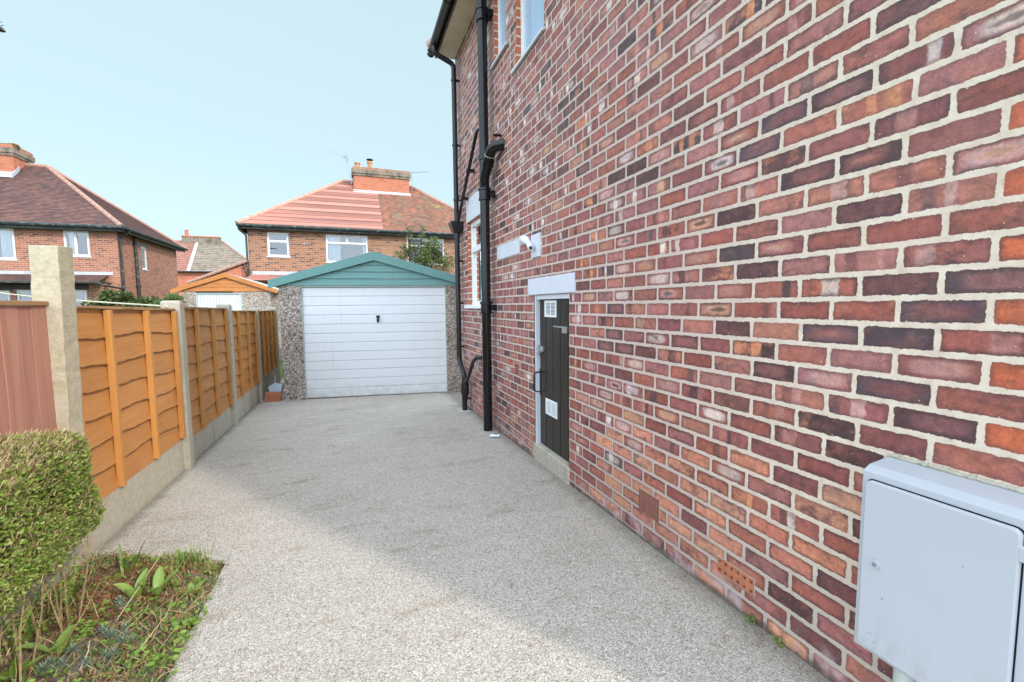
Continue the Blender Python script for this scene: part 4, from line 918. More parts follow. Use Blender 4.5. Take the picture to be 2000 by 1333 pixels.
window(ha_, FS, *opsS[0], 0.03, 0.085); window(ha_, FS, *opsS[1], 0.03, 0.05)
hip_roof(ha_, -20.0, -9.05, 23.9, 31.8, 4.86, 8.08, -16.0, -13.2, [M['tileA']], [0.115], (M['hipA'], M['hipA']), lift=0.016)
gutter_line(ha_, [(-20, 23.83, 4.80), (-9.0, 23.83, 4.80)], 0.075); gutter_line(ha_, [(-8.98, 23.83, 4.80), (-8.98, 31.8, 4.80)], 0.075)
B('fascia', M['gutterA'], ha_, [(-20, -9.06, 23.92, 23.96, 4.64, 4.85), (-9.10, -9.06, 23.96, 31.8, 4.64, 4.85)]); B('soffit', M['fascia'], ha_, [(-20, -9.1, 23.96, YA, 4.68, 4.72), (XA, -9.1, YA, 31.8, 4.68, 4.72)])
B('lintel', M['blackpl'], ha_, [(XA-0.05, XA+0.006, 26.6, 27.4, 4.38, 4.57)])
B('lintel', M['fascia'], ha_, [(-13.0, -10.5, YA-0.006, YA+0.03, 2.16, 2.42)]); B('lintel', M['fascia'], ha_, [(-15.5, -12.98, YA-0.006, YA+0.03, 2.14, 2.42)])
for (yy, top) in ((24.42, 4.66), (25.9, 4.42)):
    m = MB(); m.tube(curve([(-8.98, yy, 4.74), (-8.98, yy, top), (XA+0.07, yy, top-0.2), (XA+0.07, yy, -0.2)] if yy < 25 else [(XA+0.07, yy, 5.0), (XA+0.07, yy, 4.0), (XA+0.07, yy, -0.2)]), 0.05 if yy < 25 else 0.075, 8)
    if yy > 25: m.lathe((XA+0.07, yy, 4.3), [(0.08, -0.1), (0.11, 0), (0.12, 0.1), (0.08, 0.12)], 10); m.lathe((XA+0.07, yy, 2.4), [(0.09, -0.1), (0.11, 0), (0.09, 0.1)], 10)
    m.build('downpipe', M['gutterA'], ha_, smooth=True)
m = MB(); roof_plane(m, (-18, YA-0.95, 2.46), (-9.75, YA-0.95, 2.46), (-18, YA, 2.80), (-9.75, YA, 2.80), 0.11, 0.016); m.build('bay_roof', M['tileA'], ha_)
m = MB(); m.box(-18, -9.72, YA-1.0, YA-0.93, 2.40, 2.47); m.box(-9.78, -9.72, YA-0.93, YA, 2.42, 2.47); m.build('bay_gutter', M['gutterA'], ha_)
B('lead_apron', M['lead'], ha_, [(-18, -9.62, YA-0.03, YA-0.003, 2.79, 2.93)])
m = MB(); m.tube(curve([(-9.75, YA-0.98, 2.42), (-9.6, YA-0.98, 2.30), (XA+0.07, YA-0.2, 2.22), (XA+0.07, YA+0.1, 2.2)]), 0.045, 8); m.build('overflow_spout', M['gutterA'], ha_, smooth=True)
ch = chimney(ha_, -16.8, -13.98, 27.0, 28.3, 6.8, 8.72, 8.24, [(-14.25, 0.18, 0.16), (-14.9, 0.18, 0.16), (-15.6, 0.18, 0.16)])
m = MB(); m.box(-16.85, -13.94, 26.95, 27.0, 7.30, 7.52); m.prism([(-13.96, 26.75, 7.2), (-13.96, 27.3, 7.66), (-13.96, 27.3, 7.86), (-13.96, 26.75, 7.4)], (0.03, 0, 0)); m.prism([(-16.85, 26.72, 7.22), (-13.92, 26.72, 7.22), (-13.92, 26.97, 7.42), (-16.85, 26.97, 7.42)], (0, 0, 0.03)); m.build('flashing', M['lead'], ha_)
# moss tuft on chimney shoulder
def leaf_cloud(mb, c, rad, n, l0, l1, wr=0.55, shell=0.5, up=0.3, rg=rnd, fold=0.06):
    for _ in range(n):
        while True:
            q = Vector((rg.uniform(-1, 1), rg.uniform(-1, 1), rg.uniform(-1, 1)))
            if q.length <= 1 and q.length > shell*rg.random(): break
        p = Vector((c[0] + q.x*rad[0], c[1] + q.y*rad[1], c[2] + q.z*rad[2]))
        d = Vector((rg.uniform(-1, 1), rg.uniform(-1, 1), rg.uniform(-0.7, 1))) + q*0.6; d.z += up*0.5
        nn = Vector((rg.uniform(-1, 1), rg.uniform(-1, 1), rg.uniform(0, 1.5)))
        l = rg.uniform(l0, l1); mb.leaf(p, d, nn, l, l*wr, fold)
m = MB(); leaf_cloud(m, (-14.0, 27.2, 8.68), (0.14, 0.2, 0.12), 220, 0.05, 0.1); m.build('moss', M['shrub'], ch, uv=False)
# C: far house between them
hc_ = thing('far_house', (-13, 50, -0.23), 'distant house with red-brown and olive-grey tiled roof seen in the gap between two nearer houses', 'house')
m = MB(); m.box(-22, -8.2, 50.3, 58, -0.3, 4.75); m.build('wall', M['brickC'], hc_)
m = MB(); roof_plane(m, (-22.5, 50, 4.8), (-14.1, 50, 4.8), (-19, 54, 8.15), (-14.25, 54, 8.15), 0.3, 0.03); m.build('roof', M['tileC1'], hc_)
m = MB(); roof_plane(m, (-14.1, 50, 4.8), (-7.9, 50, 4.8), (-14.25, 54, 8.15), (-12.1, 54, 8.15), 0.3, 0.03); roof_plane(m, (-7.9, 50, 4.8), (-7.9, 58, 4.8), (-12.1, 54, 8.15), (-12.1, 54, 8.15), 0.3, 0.03); m.build('roof', M['tileC2'], hc_)
m = MB(); caps(m, (-7.9, 50, 4.85), (-12.1, 54, 8.2), 0.1, 0.35); m.build('hip_tiles', M['hipA'], hc_, smooth=True)
m = MB(); m.prism([(-14.22, 49.98, 4.84), (-13.98, 49.98, 4.84), (-14.13, 54, 8.2), (-14.37, 54, 8.2)], (0, 0, 0.05)); m.build('lead_strip', M['vent'], hc_)
m = MB(); m.box(-15.5, -12.3, 53.6, 54.4, 7.6, 8.50); chc = m.build('chimney', M['brickDark'], hc_); m = MB(); m.box(-15.55, -12.25, 53.55, 54.45, 8.5, 8.6); m.build('cap', M['brickC'], chc)
m = MB(); m.lathe((-15.15, 54, 8.6), [(0.17, 0), (0.15, 0.5), (0.19, 0.6)], 10); m.build('chimney_pot', M['brickC'], chc, smooth=True)
gutter_line(hc_, [(-22, 49.9, 4.76), (-7.9, 49.9, 4.76)], 0.07)
B('window', M['white'], hc_, [(-12.6, -10.4, 50.27, 50.32, 3.4, 4.65)])
# aerials
ae = thing('television_aerial', (0.30, 24.85, 7.7), 'thin television aerial on a pole left of the chimney with its boom pointing left', 'aerial', None)
m = MB(); m.tube([(0.34, 24.85, 7.6), (0.16, 24.85, 9.0)], 0.016, 6); m.tube([(0.34, 24.85, 7.95), (0.44, 24.9, 7.95)], 0.014, 5); m.tube([(0.31, 24.85, 8.12), (0.44, 24.9, 8.12)], 0.014, 5); m.build('pole', M['alu'], ae)
m = MB(); m.tube([(0.22, 24.85, 8.9), (-0.72, 24.6, 9.12)], 0.010, 5)
for i in range(9): p = Vector((0.1, 24.82, 8.93)).lerp(Vector((-0.7, 24.6, 9.11)), i/8); m.tube([p + Vector((0.02, -0.1, -0.09)), p + Vector((-0.02, 0.1, 0.09))], 0.005, 4)
m.prism([(0.02, 24.78, 8.86), (0.18, 24.78, 8.93), (0.12, 24.78, 9.08), (0.0, 24.78, 8.99)], (0, 0.05, 0)); m.tube([(0.2, 24.8, 8.78), (0.1, 24.8, 9.15)], 0.01, 5); m.tube([(0.26, 24.8, 8.85), (0.06, 24.8, 8.72)], 0.01, 5); m.build('boom', M['alu'], ae)
ae2 = thing('television_aerial', (3.42, 24.85, 7.9), 'thin television aerial right of the chimney with a level boom pointing right', 'aerial')
m = MB(); m.tube([(3.42, 24.85, 7.5), (3.42, 24.85, 8.5)], 0.016, 6); m.build('pole', M['alu'], ae2)
m = MB(); m.tube([(3.36, 24.85, 8.47), (4.28, 24.8, 8.60)], 0.014, 5)
for i in range(8): p = Vector((3.5, 24.85, 8.49)).lerp(Vector((4.25, 24.8, 8.595)), i/7); m.tube([p + Vector((0, -0.12, 0)), p + Vector((0, 0.12, 0))], 0.006, 4)
m.build('boom', M['alu'], ae2)

# ------------------------------------------------------------------ fence on the left
def slab_shear(mb, x0, x1, y0, y1, z0, z1, sx_=0.0, sy_=0.0, rough=0.0, nz=24):
    """post with slight lean and uneven arrises"""
    rings = []
    for k in range(nz+1):
        z = z0 + (z1-z0)*k/nz; t = (z - z0)
        rg = []
        for (x, y) in ((x0, y0), (x1, y0), (x1, y1), (x0, y1)):
            rg.append(Vector((x + sx_*t + rnd.uniform(-rough, rough), y + sy_*t + rnd.uniform(-rough, rough), z + (rnd.uniform(-2*rough, 7*rough) if k == nz else 0))))
        rings += rg
    F = [(k*4+i, k*4+(i+1) % 4, (k+1)*4+(i+1) % 4, (k+1)*4+i) for k in range(nz) for i in range(4)] + [(nz*4, nz*4+1, nz*4+2, nz*4+3)]
    mb.quadmesh(rings, F)
m = MB(); slab_shear(m, -1.515, -1.402, 2.895, 3.03, -0.2, 1.632, 0.022, 0.0, 0.0022, 46)
tag(m.build('concrete_post', M['conc'], bevel=0.004), 'tall rough concrete gate post standing higher than the fence behind the hedge', 'post', 'concrete fence posts')
PY = [4.67, 6.37, 8.16, 10.06]; PT = [1.364, 1.345, 1.285, 1.30]
plab = ['slim concrete fence post between the sunlit first orange panel and the second', 'slim concrete fence post between the second and third orange panels', 'slim concrete fence post between the third and last orange panels', 'slim pale post ending the fence beside the garage wall']
for y, t, l in zip(PY, PT, plab):
    m = MB(); slab_shear(m, -1.53, -1.388, y-0.055, y+0.055, -0.5, t, 0.004, 0.0, 0.0012, 24)
    m.prism([(-1.388+0.0, y-0.055, t), (-1.53, y-0.055, t), (-1.53, y, t+0.02), (-1.388, y, t+0.02)], (0, 0.055, -0.004))
    tag(m.build('concrete_post', M['conc2'], bevel=0.006), l, 'post', 'concrete fence posts')
PAN = [(3.03, 4.615, 0.185, 1.325, -0.025), (4.725, 6.315, 0.115, 1.318, -0.02), (6.425, 8.105, 0.115, 1.27, -0.02), (8.215, 10.0, 0.125, 1.245, 0.0)]
flab = ['sunlit orange waney lap fence panel nearest the tall concrete post', 'shaded orange waney lap fence panel, second from the tall concrete post', 'shaded orange waney lap fence panel, third from the tall concrete post', 'narrow looking orange waney lap fence panel next to the garage']
glab = ['pale concrete gravel board under the sunlit orange panel', 'pale concrete gravel board under the second orange panel', 'concrete gravel board under the third orange panel', 'concrete gravel board under the last panel behind the bricks']
for pi, (ya, yb, zb_, zt, dz) in enumerate(PAN):
    pr = random.Random(20+pi)
    pn = thing('fence_panel', (-1.45, (ya+yb)/2, zb_), flab[pi], 'fence panel', 'orange fence panels')
    tilt = lambda y: dz*(y-ya)/(yb-ya)
    m = MB(); eg = MB(); nb = 7; hh = (zt-zb_)
    n = 44
    bots = []
    for k in range(nb):
        bt = zb_ + hh*(k/nb)*0.985; ph1, ph2, am = pr.uniform(0, 6.28), pr.uniform(0, 6.28), pr.uniform(0.004, 0.012)
        lz = [bt + (0 if k == 0 else am*math.sin(3.1*(y-ya) + ph1) + 0.008*math.sin(6.3*(y-ya) + ph2) + 0.003*math.sin(17*(y-ya) + ph1)) for y in [ya + (yb-ya)*i/n for i in range(n+1)]]
        tz = zb_ + hh*((k+1)/nb) + (0.05 if k < nb-1 else 0)
        F_ = []; base = []
        for i in range(n+1):
            y = ya + (yb-ya)*i/n; t_ = tilt(y)
            z0_ = lz[i] + t_; z1_ = min(tz, zt) + t_
            base += [Vector((-1.430, y, z0_)), Vector((-1.446, y, z1_)), Vector((-1.455, y, z1_)), Vector((-1.440, y, z0_))]
        for i in range(n):
            a = i*4; b = a+4
            F_ += [(a, b, b+1, a+1), (a+1, b+1, b+2, a+2), (a+2, b+2, b+3, a+3), (a+3, b+3, b, a)]
        m.quadmesh(base, F_)
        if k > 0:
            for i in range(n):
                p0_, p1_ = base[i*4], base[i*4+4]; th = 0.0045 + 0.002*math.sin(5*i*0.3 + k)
                eg.face([p0_ + Vector((0.0012, 0, -0.001)), p1_ + Vector((0.0012, 0, -0.001)), p1_ + Vector((0.0006, 0, th)), p0_ + Vector((0.0006, 0, th))])  # dark strip painting in the shadow along the board's lower lip
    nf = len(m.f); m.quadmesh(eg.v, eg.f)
    bo = m.build('boards', M['fence'], pn); bo.data.materials.append(M['lipshadow'])
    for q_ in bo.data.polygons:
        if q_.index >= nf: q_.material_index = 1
    W_ = yb-ya
    for by in ((0.02, 0.275, 0.625, 0.975) if pi < 3 else (0.02, 0.26, 0.5, 0.74, 0.97)):
        y = ya + W_*by; m = MB(); m.box(-1.434, -1.398, y-0.021, y+0.021, zb_-0.004, zt + tilt(y) - 0.008); m.build('batten', M['batten'], pn, bevel=0.004)
    m = MB()
    for i in range(10):
        y0_, y1_ = ya + W_*i/10, ya + W_*(i+1)/10; w0 = pr.uniform(-0.003, 0.003)
        m.prism([(-1.48, y0_, zt + tilt(y0_)), (-1.415, y0_, zt + tilt(y0_) + w0), (-1.415, y0_, zt + tilt(y0_) + 0.014), (-1.48, y0_, zt + tilt(y0_) + 0.018)], (0, y1_-y0_, tilt(y1_)-tilt(y0_)))
    m.build('capping', M['rail'], pn)
    m = MB(); m.box(-1.475, -1.432, ya-0.0, yb+0.0, -0.5, zb_-0.006); tag(m.build('gravel_board', M['conc2'], bevel=0.006), glab[pi], 'gravel board', 'concrete gravel boards')
# faded red fence in front of the tall post
pf = thing('board_fence', (-1.44, 2.2, 0), 'faded pinkish red close board fence between the tall post and the picture edge', 'fence')
m = MB(); y = 2.90; i = 0
while y > 0.8:
    wd = rnd.uniform(0.10, 0.125); m.prism([(-1.452, y, 0.225), (-1.452, y, 1.335), (-1.430-0.004*(i % 2), y, 1.335), (-1.430-0.004*(i % 2), y, 0.225)], (0, -wd*1.12, 0)); y -= wd; i += 1
m.build('boards', M['pink'], pf)
m = MB(); m.box(-1.475, -1.415, 0.8, 2.895, 1.336, 1.358); m.build('capping', M['rail'], pf, bevel=0.003)
m = MB(); m.box(-1.52, -1.456, 0.8, 2.895, 0.9, 0.97); m.box(-1.52, -1.456, 0.8, 2.895, 0.2, 0.27); m.build('rail', M['pink'], pf)
tag(B('gravel_board', M['conc2'], None, [(-1.475, -1.432, 0.8, 2.893, -0.2, 0.22)], 0.006), 'concrete gravel board half hidden behind the hedge under the faded red fence', 'gravel board', 'concrete gravel boards')
# washing line
m = MB(); P0, P1 = Vector((-1.47, 4.60, 1.335)), Vector((-9.30, 13.4, 2.42)); pts = []
for i in range(25):
    t = i/24; p = P0.lerp(P1, t); p.z -= 0.20*math.sin(math.pi*t); pts.append(p)
m.tube(pts, 0.008, 6); tag(m.build('washing_line', M['rope'], smooth=True), 'cream washing line sloping down behind the tall post to the top of the orange fence', 'rope')

# bricks and tub in the corner by the garage
for zi, (dx, lab) in enumerate(((0.0, 'red brick lying on the drive, lower of two by the garage corner'), (0.012, 'red brick resting on top of another brick by the garage corner'))):
    z = gz(8.0) + 0.002 + zi*0.075
    m = MB(); m.box(-1.335+dx, -1.10+dx, 7.95, 8.06, z, z+0.073)
    tag(m.build('brick', M['terra'], bevel=0.006), lab, 'brick', 'loose bricks')
m = MB(); m.prism([(-1.26, 7.99, gz(8)+0.152), (-1.10, 7.99, gz(8)+0.152), (-1.07, 7.98, gz(8)+0.25), (-1.20, 8.0, gz(8)+0.29), (-1.28, 7.99, gz(8)+0.24)], (0.01, 0.12, 0)); m.tube([(-1.20, 8.0, gz(8)+0.26), (-1.17, 7.98, gz(8)+0.36), (-1.175, 7.98, gz(8)+0.42)], 0.007, 6)
tag(m.build('plastic_bag', M['tub'], bevel=0.02, smooth=True, ang=60), 'crumpled pale blue plastic bag lying on top of the two loose bricks', 'bag')
m = MB(); q = Vector((1.42, 4.47, gz(4.47)))
m.tube([q + Vector((-0.05, 0.01, 0.024)), q + Vector((-0.02, 0.0, 0.026)), q + Vector((0.02, -0.012, 0.02)), q + Vector((0.05, -0.02, 0.024))], [0.014, 0.021, 0.015, 0.019], 9)
tag(m.build('crushed_can', M['foil'], smooth=True, ang=50), 'crushed silvery can lying on the drive near the foot of the soil pipe', 'can')

# pole just outside the left picture edge; only its bracket reaches into view
pole = thing('telegraph_pole', (-5.75, 9.0, -0.23), 'dark bracket tip with a small wire hook at the top left corner of the sky', 'pole')
m = MB(); m.tube([(-5.75, 9.0, -0.3), (-5.75, 9.0, 6.6)], [0.12, 0.09], 12); m.build('shaft', M['bark'], pole, smooth=True)
m = MB(); m.tube([(-5.72, 9.0, 5.44), (-4.72, 9.0, 5.46), (-4.64, 9.0, 5.42), (-4.605, 9.0, 5.40)], [0.03, 0.035, 0.035, 0.012], 10); m.build('bracket', M['blackpl'], pole, smooth=True)
m = MB(); m.tube([(-4.70, 9.0, 5.45)] + [(-4.645 + 0.03*math.cos(t), 9.0, 5.505 + 0.028*math.sin(t)) for t in (2.2, 1.5, 0.8, 0.0, -0.8, -1.5, -2.2)], 0.006, 6); m.build('hook', M['alu'], pole, smooth=True)

# ------------------------------------------------------------------ planting
def stem_tube(mb, p, q, r0, r1, bend=0.0, rg=rnd):
    mid = p.lerp(q, 0.5) + Vector((rg.uniform(-1, 1), rg.uniform(-1, 1), rg.uniform(-0.3, 0.3)))*bend
    mb.tube([p, mid, q], [r0, (r0+r1)/2, r1], 5)
def blade(mb, p, az, l, wd, lean=0.5, droop=0.6, n=6, keel=0.15, blunt=False):
    """strap leaf: folded ribbon arching outwards from p"""
    d = Vector((math.cos(az), math.sin(az), 0)); sd = Vector((-d.y, d.x, 0)); q = Vector(p); ang = math.pi/2 - lean
    L_, R_, C_ = [], [], []
    for i in range(n+1):
        t = i/n; wdt = wd*(math.sin(math.pi*min(1, 0.18 + 0.82*t))**0.7 if not blunt else math.sin(math.pi*(0.06+0.92*t))**0.8)
        up = Vector((0, 0, 1))*math.cos(ang) - d*math.sin(ang)
        C_.append(q - up*keel*wdt); L_.append(q + sd*wdt/2); R_.append(q - sd*wdt/2)
        q = q + (d*math.cos(ang) + Vector((0, 0, 1))*math.sin(ang))*l/n; ang -= droop/n*1.8*(0.4 + t)
    V = L_ + C_ + R_; k = n+1
    mb.quadmesh(V, [(i, i+1, k+i+1, k+i) for i in range(n)] + [(k+i, k+i+1, 2*k+i+1, 2*k+i) for i in range(n)])

# clipped hedge
hg = thing('hedge', (-1.22, 1.9, 0.0), 'clipped box hedge with small green leaves and tan cut twigs below the concrete post', 'hedge')
hr = random.Random(3)
HX0, HX1_, HY0_, HY1_, HZ0, HZ1 = -1.41, -1.06, 1.72, 2.47, 0.31, 0.815
hc, hh_ = Vector(((HX0+HX1_)/2, (HY0_+HY1_)/2, (HZ0+HZ1)/2)), Vector(((HX1_-HX0)/2, (HY1_-HY0_)/2, (HZ1-HZ0)/2))
def hedge_round(p, r=0.125):
    """box point -> rounded box point and normal"""
    c = Vector([max(-(h-r), min(h-r, q)) for q, h in zip(p, hh_)]); d = (p - c)
    d = d.normalized() if d.length > 1e-6 else Vector((0, 0, 1))
    q = c + d*r + hc; q.z += 0.012*math.sin(6*q.y) - 0.03*max(0, (q.y-2.2))/0.25*(q.z > 0.5)
    return q, d
def hedge_pt():
    A = [hh_.y*hh_.z*1.5, hh_.y*hh_.z, hh_.x*hh_.z, hh_.x*hh_.z, hh_.x*hh_.y*1.5, hh_.x*hh_.y*0.4]; t = hr.random()*sum(A)
    for k, a_ in enumerate(A):
        if t < a_: break
        t -= a_
    p = Vector((hr.uniform(-hh_.x, hh_.x), hr.uniform(-hh_.y, hh_.y), hr.uniform(-hh_.z, hh_.z)))
    p[(0, 0, 1, 1, 2, 2)[k]] = (hh_.x, -hh_.x, hh_.y, -hh_.y, hh_.z, -hh_.z)[k]
    return hedge_round(p)
lf, tw = MB(), MB()
NL = 0
while NL < 52000:
    p, nn = hedge_pt()
    if p.x < -1.39 and hr.random() < 0.8: continue
    depth = hr.random()**1.6*0.07; lump = 0.018*math.sin(17*p.x + 11*p.y)*math.sin(13*p.z + 9*p.y)
    p = p - nn*(depth - lump)
    if p.z < 0.40 + 0.05*math.sin(9*p.y) and hr.random() < 0.55: NL += 1; continue
    d = nn*hr.uniform(0.1, 0.9) + Vector((hr.uniform(-1, 1), hr.uniform(-1, 1), hr.uniform(-0.7, 1)))
    tp = max(0.0, nn.z)
    if hr.random() < 0.34 + 0.34*tp:
        l = hr.uniform(0.012, 0.034); sd = d.cross(Vector((0.3, 0.5, 0.8))).normalized()*0.0015
        e = p + d.normalized()*l; tw.face([p-sd, p+sd, e+sd*0.7, e-sd*0.7])
    else:
        l = hr.uniform(0.009, 0.018); lf.leaf(p, d, nn + Vector((hr.uniform(-1, 1), hr.uniform(-1, 1), hr.uniform(-1, 1)))*0.8, l, l*0.62, 0.05)
    NL += 1
for _ in range(2600):  # straggly growth under the clipped part
    p = Vector((hr.uniform(-1.38, -1.10), hr.uniform(1.78, 2.42), 0.40 - 0.27*hr.random()**1.7)); d = Vector((hr.uniform(-1, 1), hr.uniform(-1, 1), hr.uniform(-0.4, 1)))
    if hr.random() < 0.4:
        e = p + d.normalized()*hr.uniform(0.02, 0.06); sd = d.cross(Vector((0.3, 0.5, 0.8))).normalized()*0.0013; tw.face([p-sd, p+sd, e+sd*0.7, e-sd*0.7])
    else: l = hr.uniform(0.010, 0.02); lf.leaf(p, d, Vector((hr.uniform(-1, 1), hr.uniform(-1, 1), 1)), l, l*0.62, 0.05)
for _ in range(26):   # bigger pale leaves low on the drive side
    p, nn = hedge_pt()
    if p.z > 0.45: continue
    lf.leaf(p + nn*0.01, Vector((hr.uniform(-1, 1), hr.uniform(-1, 1), hr.uniform(-.5, .5))), nn, 0.034, 0.028, 0.03)
lf.build('foliage', M['hedge'], hg, uv=False); tw.build('twigs', M['twig'], hg, uv=False)
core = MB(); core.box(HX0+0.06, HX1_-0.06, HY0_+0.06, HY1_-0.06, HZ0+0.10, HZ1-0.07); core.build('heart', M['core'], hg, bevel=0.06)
st = MB()
for _ in range(16):
    y = hr.uniform(1.85, 2.42); x = hr.uniform(-1.34, -1.14); p = Vector((x, y, gz(y)-0.02)); q = Vector((x + hr.uniform(-.1, .1), y + hr.uniform(-.1, .1), hr.uniform(0.42, 0.52))); stem_tube(st, p, q, 0.0036, 0.002, 0.03, hr)
st.build('stem', M['stemwood'], hg, uv=False)

# holly-like tree behind the garage
tr = thing('evergreen_tree', (2.15, 14.1, -0.23), 'loose dark evergreen tree rising behind the right slope of the teal garage roof', 'tree')
tg = random.Random(11); m = MB(); c = MB()
m.tube([(2.15, 14.1, -0.25), (2.12, 14.1, 1.2), (2.2, 14.1, 2.4)], [0.09, 0.07, 0.04], 8)
cl = []
for i in range(62):
    a = tg.uniform(0, 6.28); rr = tg.uniform(0.1, 1.0); h_ = tg.uniform(1.9, 3.42) - 0.40*rr
    q = Vector((2.25 + 0.78*rr*math.cos(a), 14.1 + 0.55*rr*math.sin(a), h_)); cl.append((q, tg.uniform(0.12, 0.24)))
for q in ((1.82, 14, 3.42), (1.78, 14, 3.62), (2.18, 14, 3.45), (2.22, 14, 3.66), (2.5, 14, 3.35), (2.62, 14.1, 3.40), (1.55, 14, 2.75), (1.42, 14, 2.9), (1.62, 14, 3.1)): cl.append((Vector(q), 0.10))
for q, r_ in cl:
    stem_tube(m, Vector((2.15 + tg.uniform(-.05, .05), 14.1, tg.uniform(1.4, 2.3))), q + Vector((0, 0, 0.04)), 0.018, 0.006, 0.08, tg)
    leaf_cloud(c, q, (r_, r_, r_*0.9), int(210*(r_/0.18)**2), 0.04, 0.075, 0.5, 0.5, 0.2, tg)
m.build('trunk', M['bark'], tr, uv=False, smooth=True); c.build('crown', M['holly'], tr, uv=False)
def shrub(loc, label, clumps, n, l0, l1, mat, wr=0.55, seed=1):
    s_ = thing('shrub', loc, label, 'shrub', 'shrubs behind the fence'); g_ = random.Random(seed); a, b = MB(), MB()
    for (x, y, z, r_) in clumps:
        q = Vector((x, y, z)); stem_tube(b, Vector(loc) + Vector((g_.uniform(-.1, .1), 0, 0)), q, 0.02, 0.007, 0.1, g_)
        leaf_cloud(a, q, (r_, r_, r_*0.8), n, l0, l1, wr, 0.4, 0.2, g_)
    b.build('stem', M['bark'], s_, uv=False); a.build('foliage', mat, s_, uv=False)
sr = random.Random(5)
shrub((-5.5, 14.2, -0.23), 'broad dark green shrub poking above the first orange fence panel', [(-6.15 + i*0.16 + sr.uniform(-.05, .05), 14.2 + sr.uniform(-.3, .3), 1.30 + 0.33*math.sin(math.pi*min(1, i/7)) + sr.uniform(-.1, .08), sr.uniform(0.15, 0.24)) for i in range(9)] + [(-5.9 + i*0.18, 14.2, 1.05, 0.26) for i in range(6)], 420, 0.05, 0.11, M['shrub'], 0.5, 2)
shrub((-4.75, 14.3, -0.23), 'low olive shrub with pale flowers left of the orange gabled garage', [(-5.0 + i*0.12, 14.3 + sr.uniform(-.2, .2), 1.35 + sr.uniform(-.1, .14), 0.16) for i in range(5)], 330, 0.05, 0.10, M['shrub'], 0.45, 3)
shrub((-4.35, 14.0, -0.23), 'pale feathery green shrub touching the corner of the orange gabled garage', [(-4.62 + i*0.11, 13.8, 1.38 + 0.05*i + sr.uniform(-.1, .08), 0.13) for i in range(5)], 320, 0.05, 0.12, M['fern'], 0.22, 4)

# bed: ground-cover
bg = random.Random(9)
def bed_pt(ymin=1.2):
    while True:
        x = bg.uniform(-1.40, -0.675) + (bg.random()**3)*0.03*bg.choice((0, 0, 1)); y = bg.uniform(ymin, bed_back(x) - 0.02)
        if not (x < -1.0 and y < 2.35 and bg.random() < 0.55): return x, y, soil_z(x, y)
m = MB()
for _ in range(150):     # scalloped weed leaves in small clumps
    cx, cy, cz = bed_pt(); n_ = bg.randint(4, 15); rr = bg.uniform(0.012, 0.045); big_ = bg.uniform(0.75, 1.35)
    for k in range(n_):
        x, y = cx + bg.gauss(0, rr), cy + bg.gauss(0, rr)
        if not (-1.42 < x < -0.655 and y < bed_back(x)): continue
        p = Vector((x, y, soil_z(x, y) + bg.uniform(0.004, 0.03))); a0 = bg.uniform(0, 6.28); n0 = Vector((bg.uniform(-.6, .6), bg.uniform(-.9, .3), 1))
        for j in range(3):     # three rounded lobes make one leaf
            a_ = a0 + (j-1)*0.8; l = bg.uniform(0.012, 0.019)*big_
            m.leaf(p, Vector((math.cos(a_), math.sin(a_), 0.25)), n0, l, l*0.85, 0.03)
tag(m.build('weeds', M['weed'], uv=False), 'small fresh green weeds scattered over the garden bed', 'weeds', kind='stuff')
m = MB()
for _ in range(8500):
    x, y, z = bed_pt(); d = Vector((bg.uniform(-1, 1), bg.uniform(-1, 1), bg.uniform(-0.1, 0.9))); l = bg.uniform(0.012, 0.036)
    m.leaf(Vector((x, y, z + bg.uniform(0, 0.025))), d, Vector((bg.uniform(-.5, .5), bg.uniform(-.5, .5), 1)), l, l*bg.uniform(0.14, 0.36), 0.04)
tag(m.build('ground_cover', M['moss'], uv=False), 'mat of mixed low leaves covering the garden bed', 'ground cover', kind='stuff')
m = MB()
for _ in range(9500):
    x, y = bg.gauss(-1.08, 0.17), bg.gauss(2.54, 0.15)
    if _ > 4800: x, y, z = bed_pt()
    if not (-1.4 < x < -0.7 and 1.2 < y < bed_back(x)-0.02): continue
    z = soil_z(x, y); d = Vector((bg.uniform(-1, 1), bg.uniform(-1, 1), bg.uniform(-0.1, 0.5))); l = bg.uniform(0.012, 0.04)
    m.leaf(Vector((x, y, z + bg.uniform(0.0, 0.03))), d, Vector((0.1, 0.2, 1)), l, 0.0035, 0.0)
tag(m.build('leaf_litter', M['rust'], uv=False), 'rust red dead stems and litter matted on the bed', 'litter', kind='stuff')
m = MB()
for _ in range(560):
    x, y, z = bed_pt(); d = Vector((bg.uniform(-1, 1), bg.uniform(-1, 1), bg.uniform(0.0, 0.8))).normalized(); l = bg.uniform(0.03, 0.12)
    p = Vector((x, y, z + 0.01)); q = p + d*l
    if q.x > -0.66: continue
    m.tube([p, p.lerp(q, 0.5) + Vector((bg.uniform(-1, 1), bg.uniform(-1, 1), 0.5))*0.006, q], [0.0011, 0.0010, 0.0006], 4)
for (a, b) in (((-0.97, 2.05, 0.0), (-0.76, 2.43, 0.05)), ((-1.0, 2.2, 0.0), (-0.93, 2.62, 0.14)), ((-1.12, 2.13, 0), (-1.09, 2.40, 0.14)), ((-0.84, 2.0, 0), (-0.78, 2.2, 0.05)), ((-1.30, 2.2, 0), (-1.28, 2.35, 0.16)), ((-0.99, 2.0, 0.01), (-1.0, 2.1, 0.06))):
    p, q = Vector(a), Vector(b); p.z += gz(p.y) + 0.02; q.z += gz(q.y) + 0.02; m.tube([p, p.lerp(q, 0.5) + Vector((0.012, 0.0, 0.015)), q], [0.0020, 0.0018, 0.0012], 5)
tag(m.build('dry_stalks', M['straw'], uv=False), 'straw coloured dead stalks lying across the garden bed', 'dry stalks', kind='stuff')
def plant(name, x, y, label, cat, group=None):
    return thing(name, (x, y, soil_z(x, y)), label, cat, group)
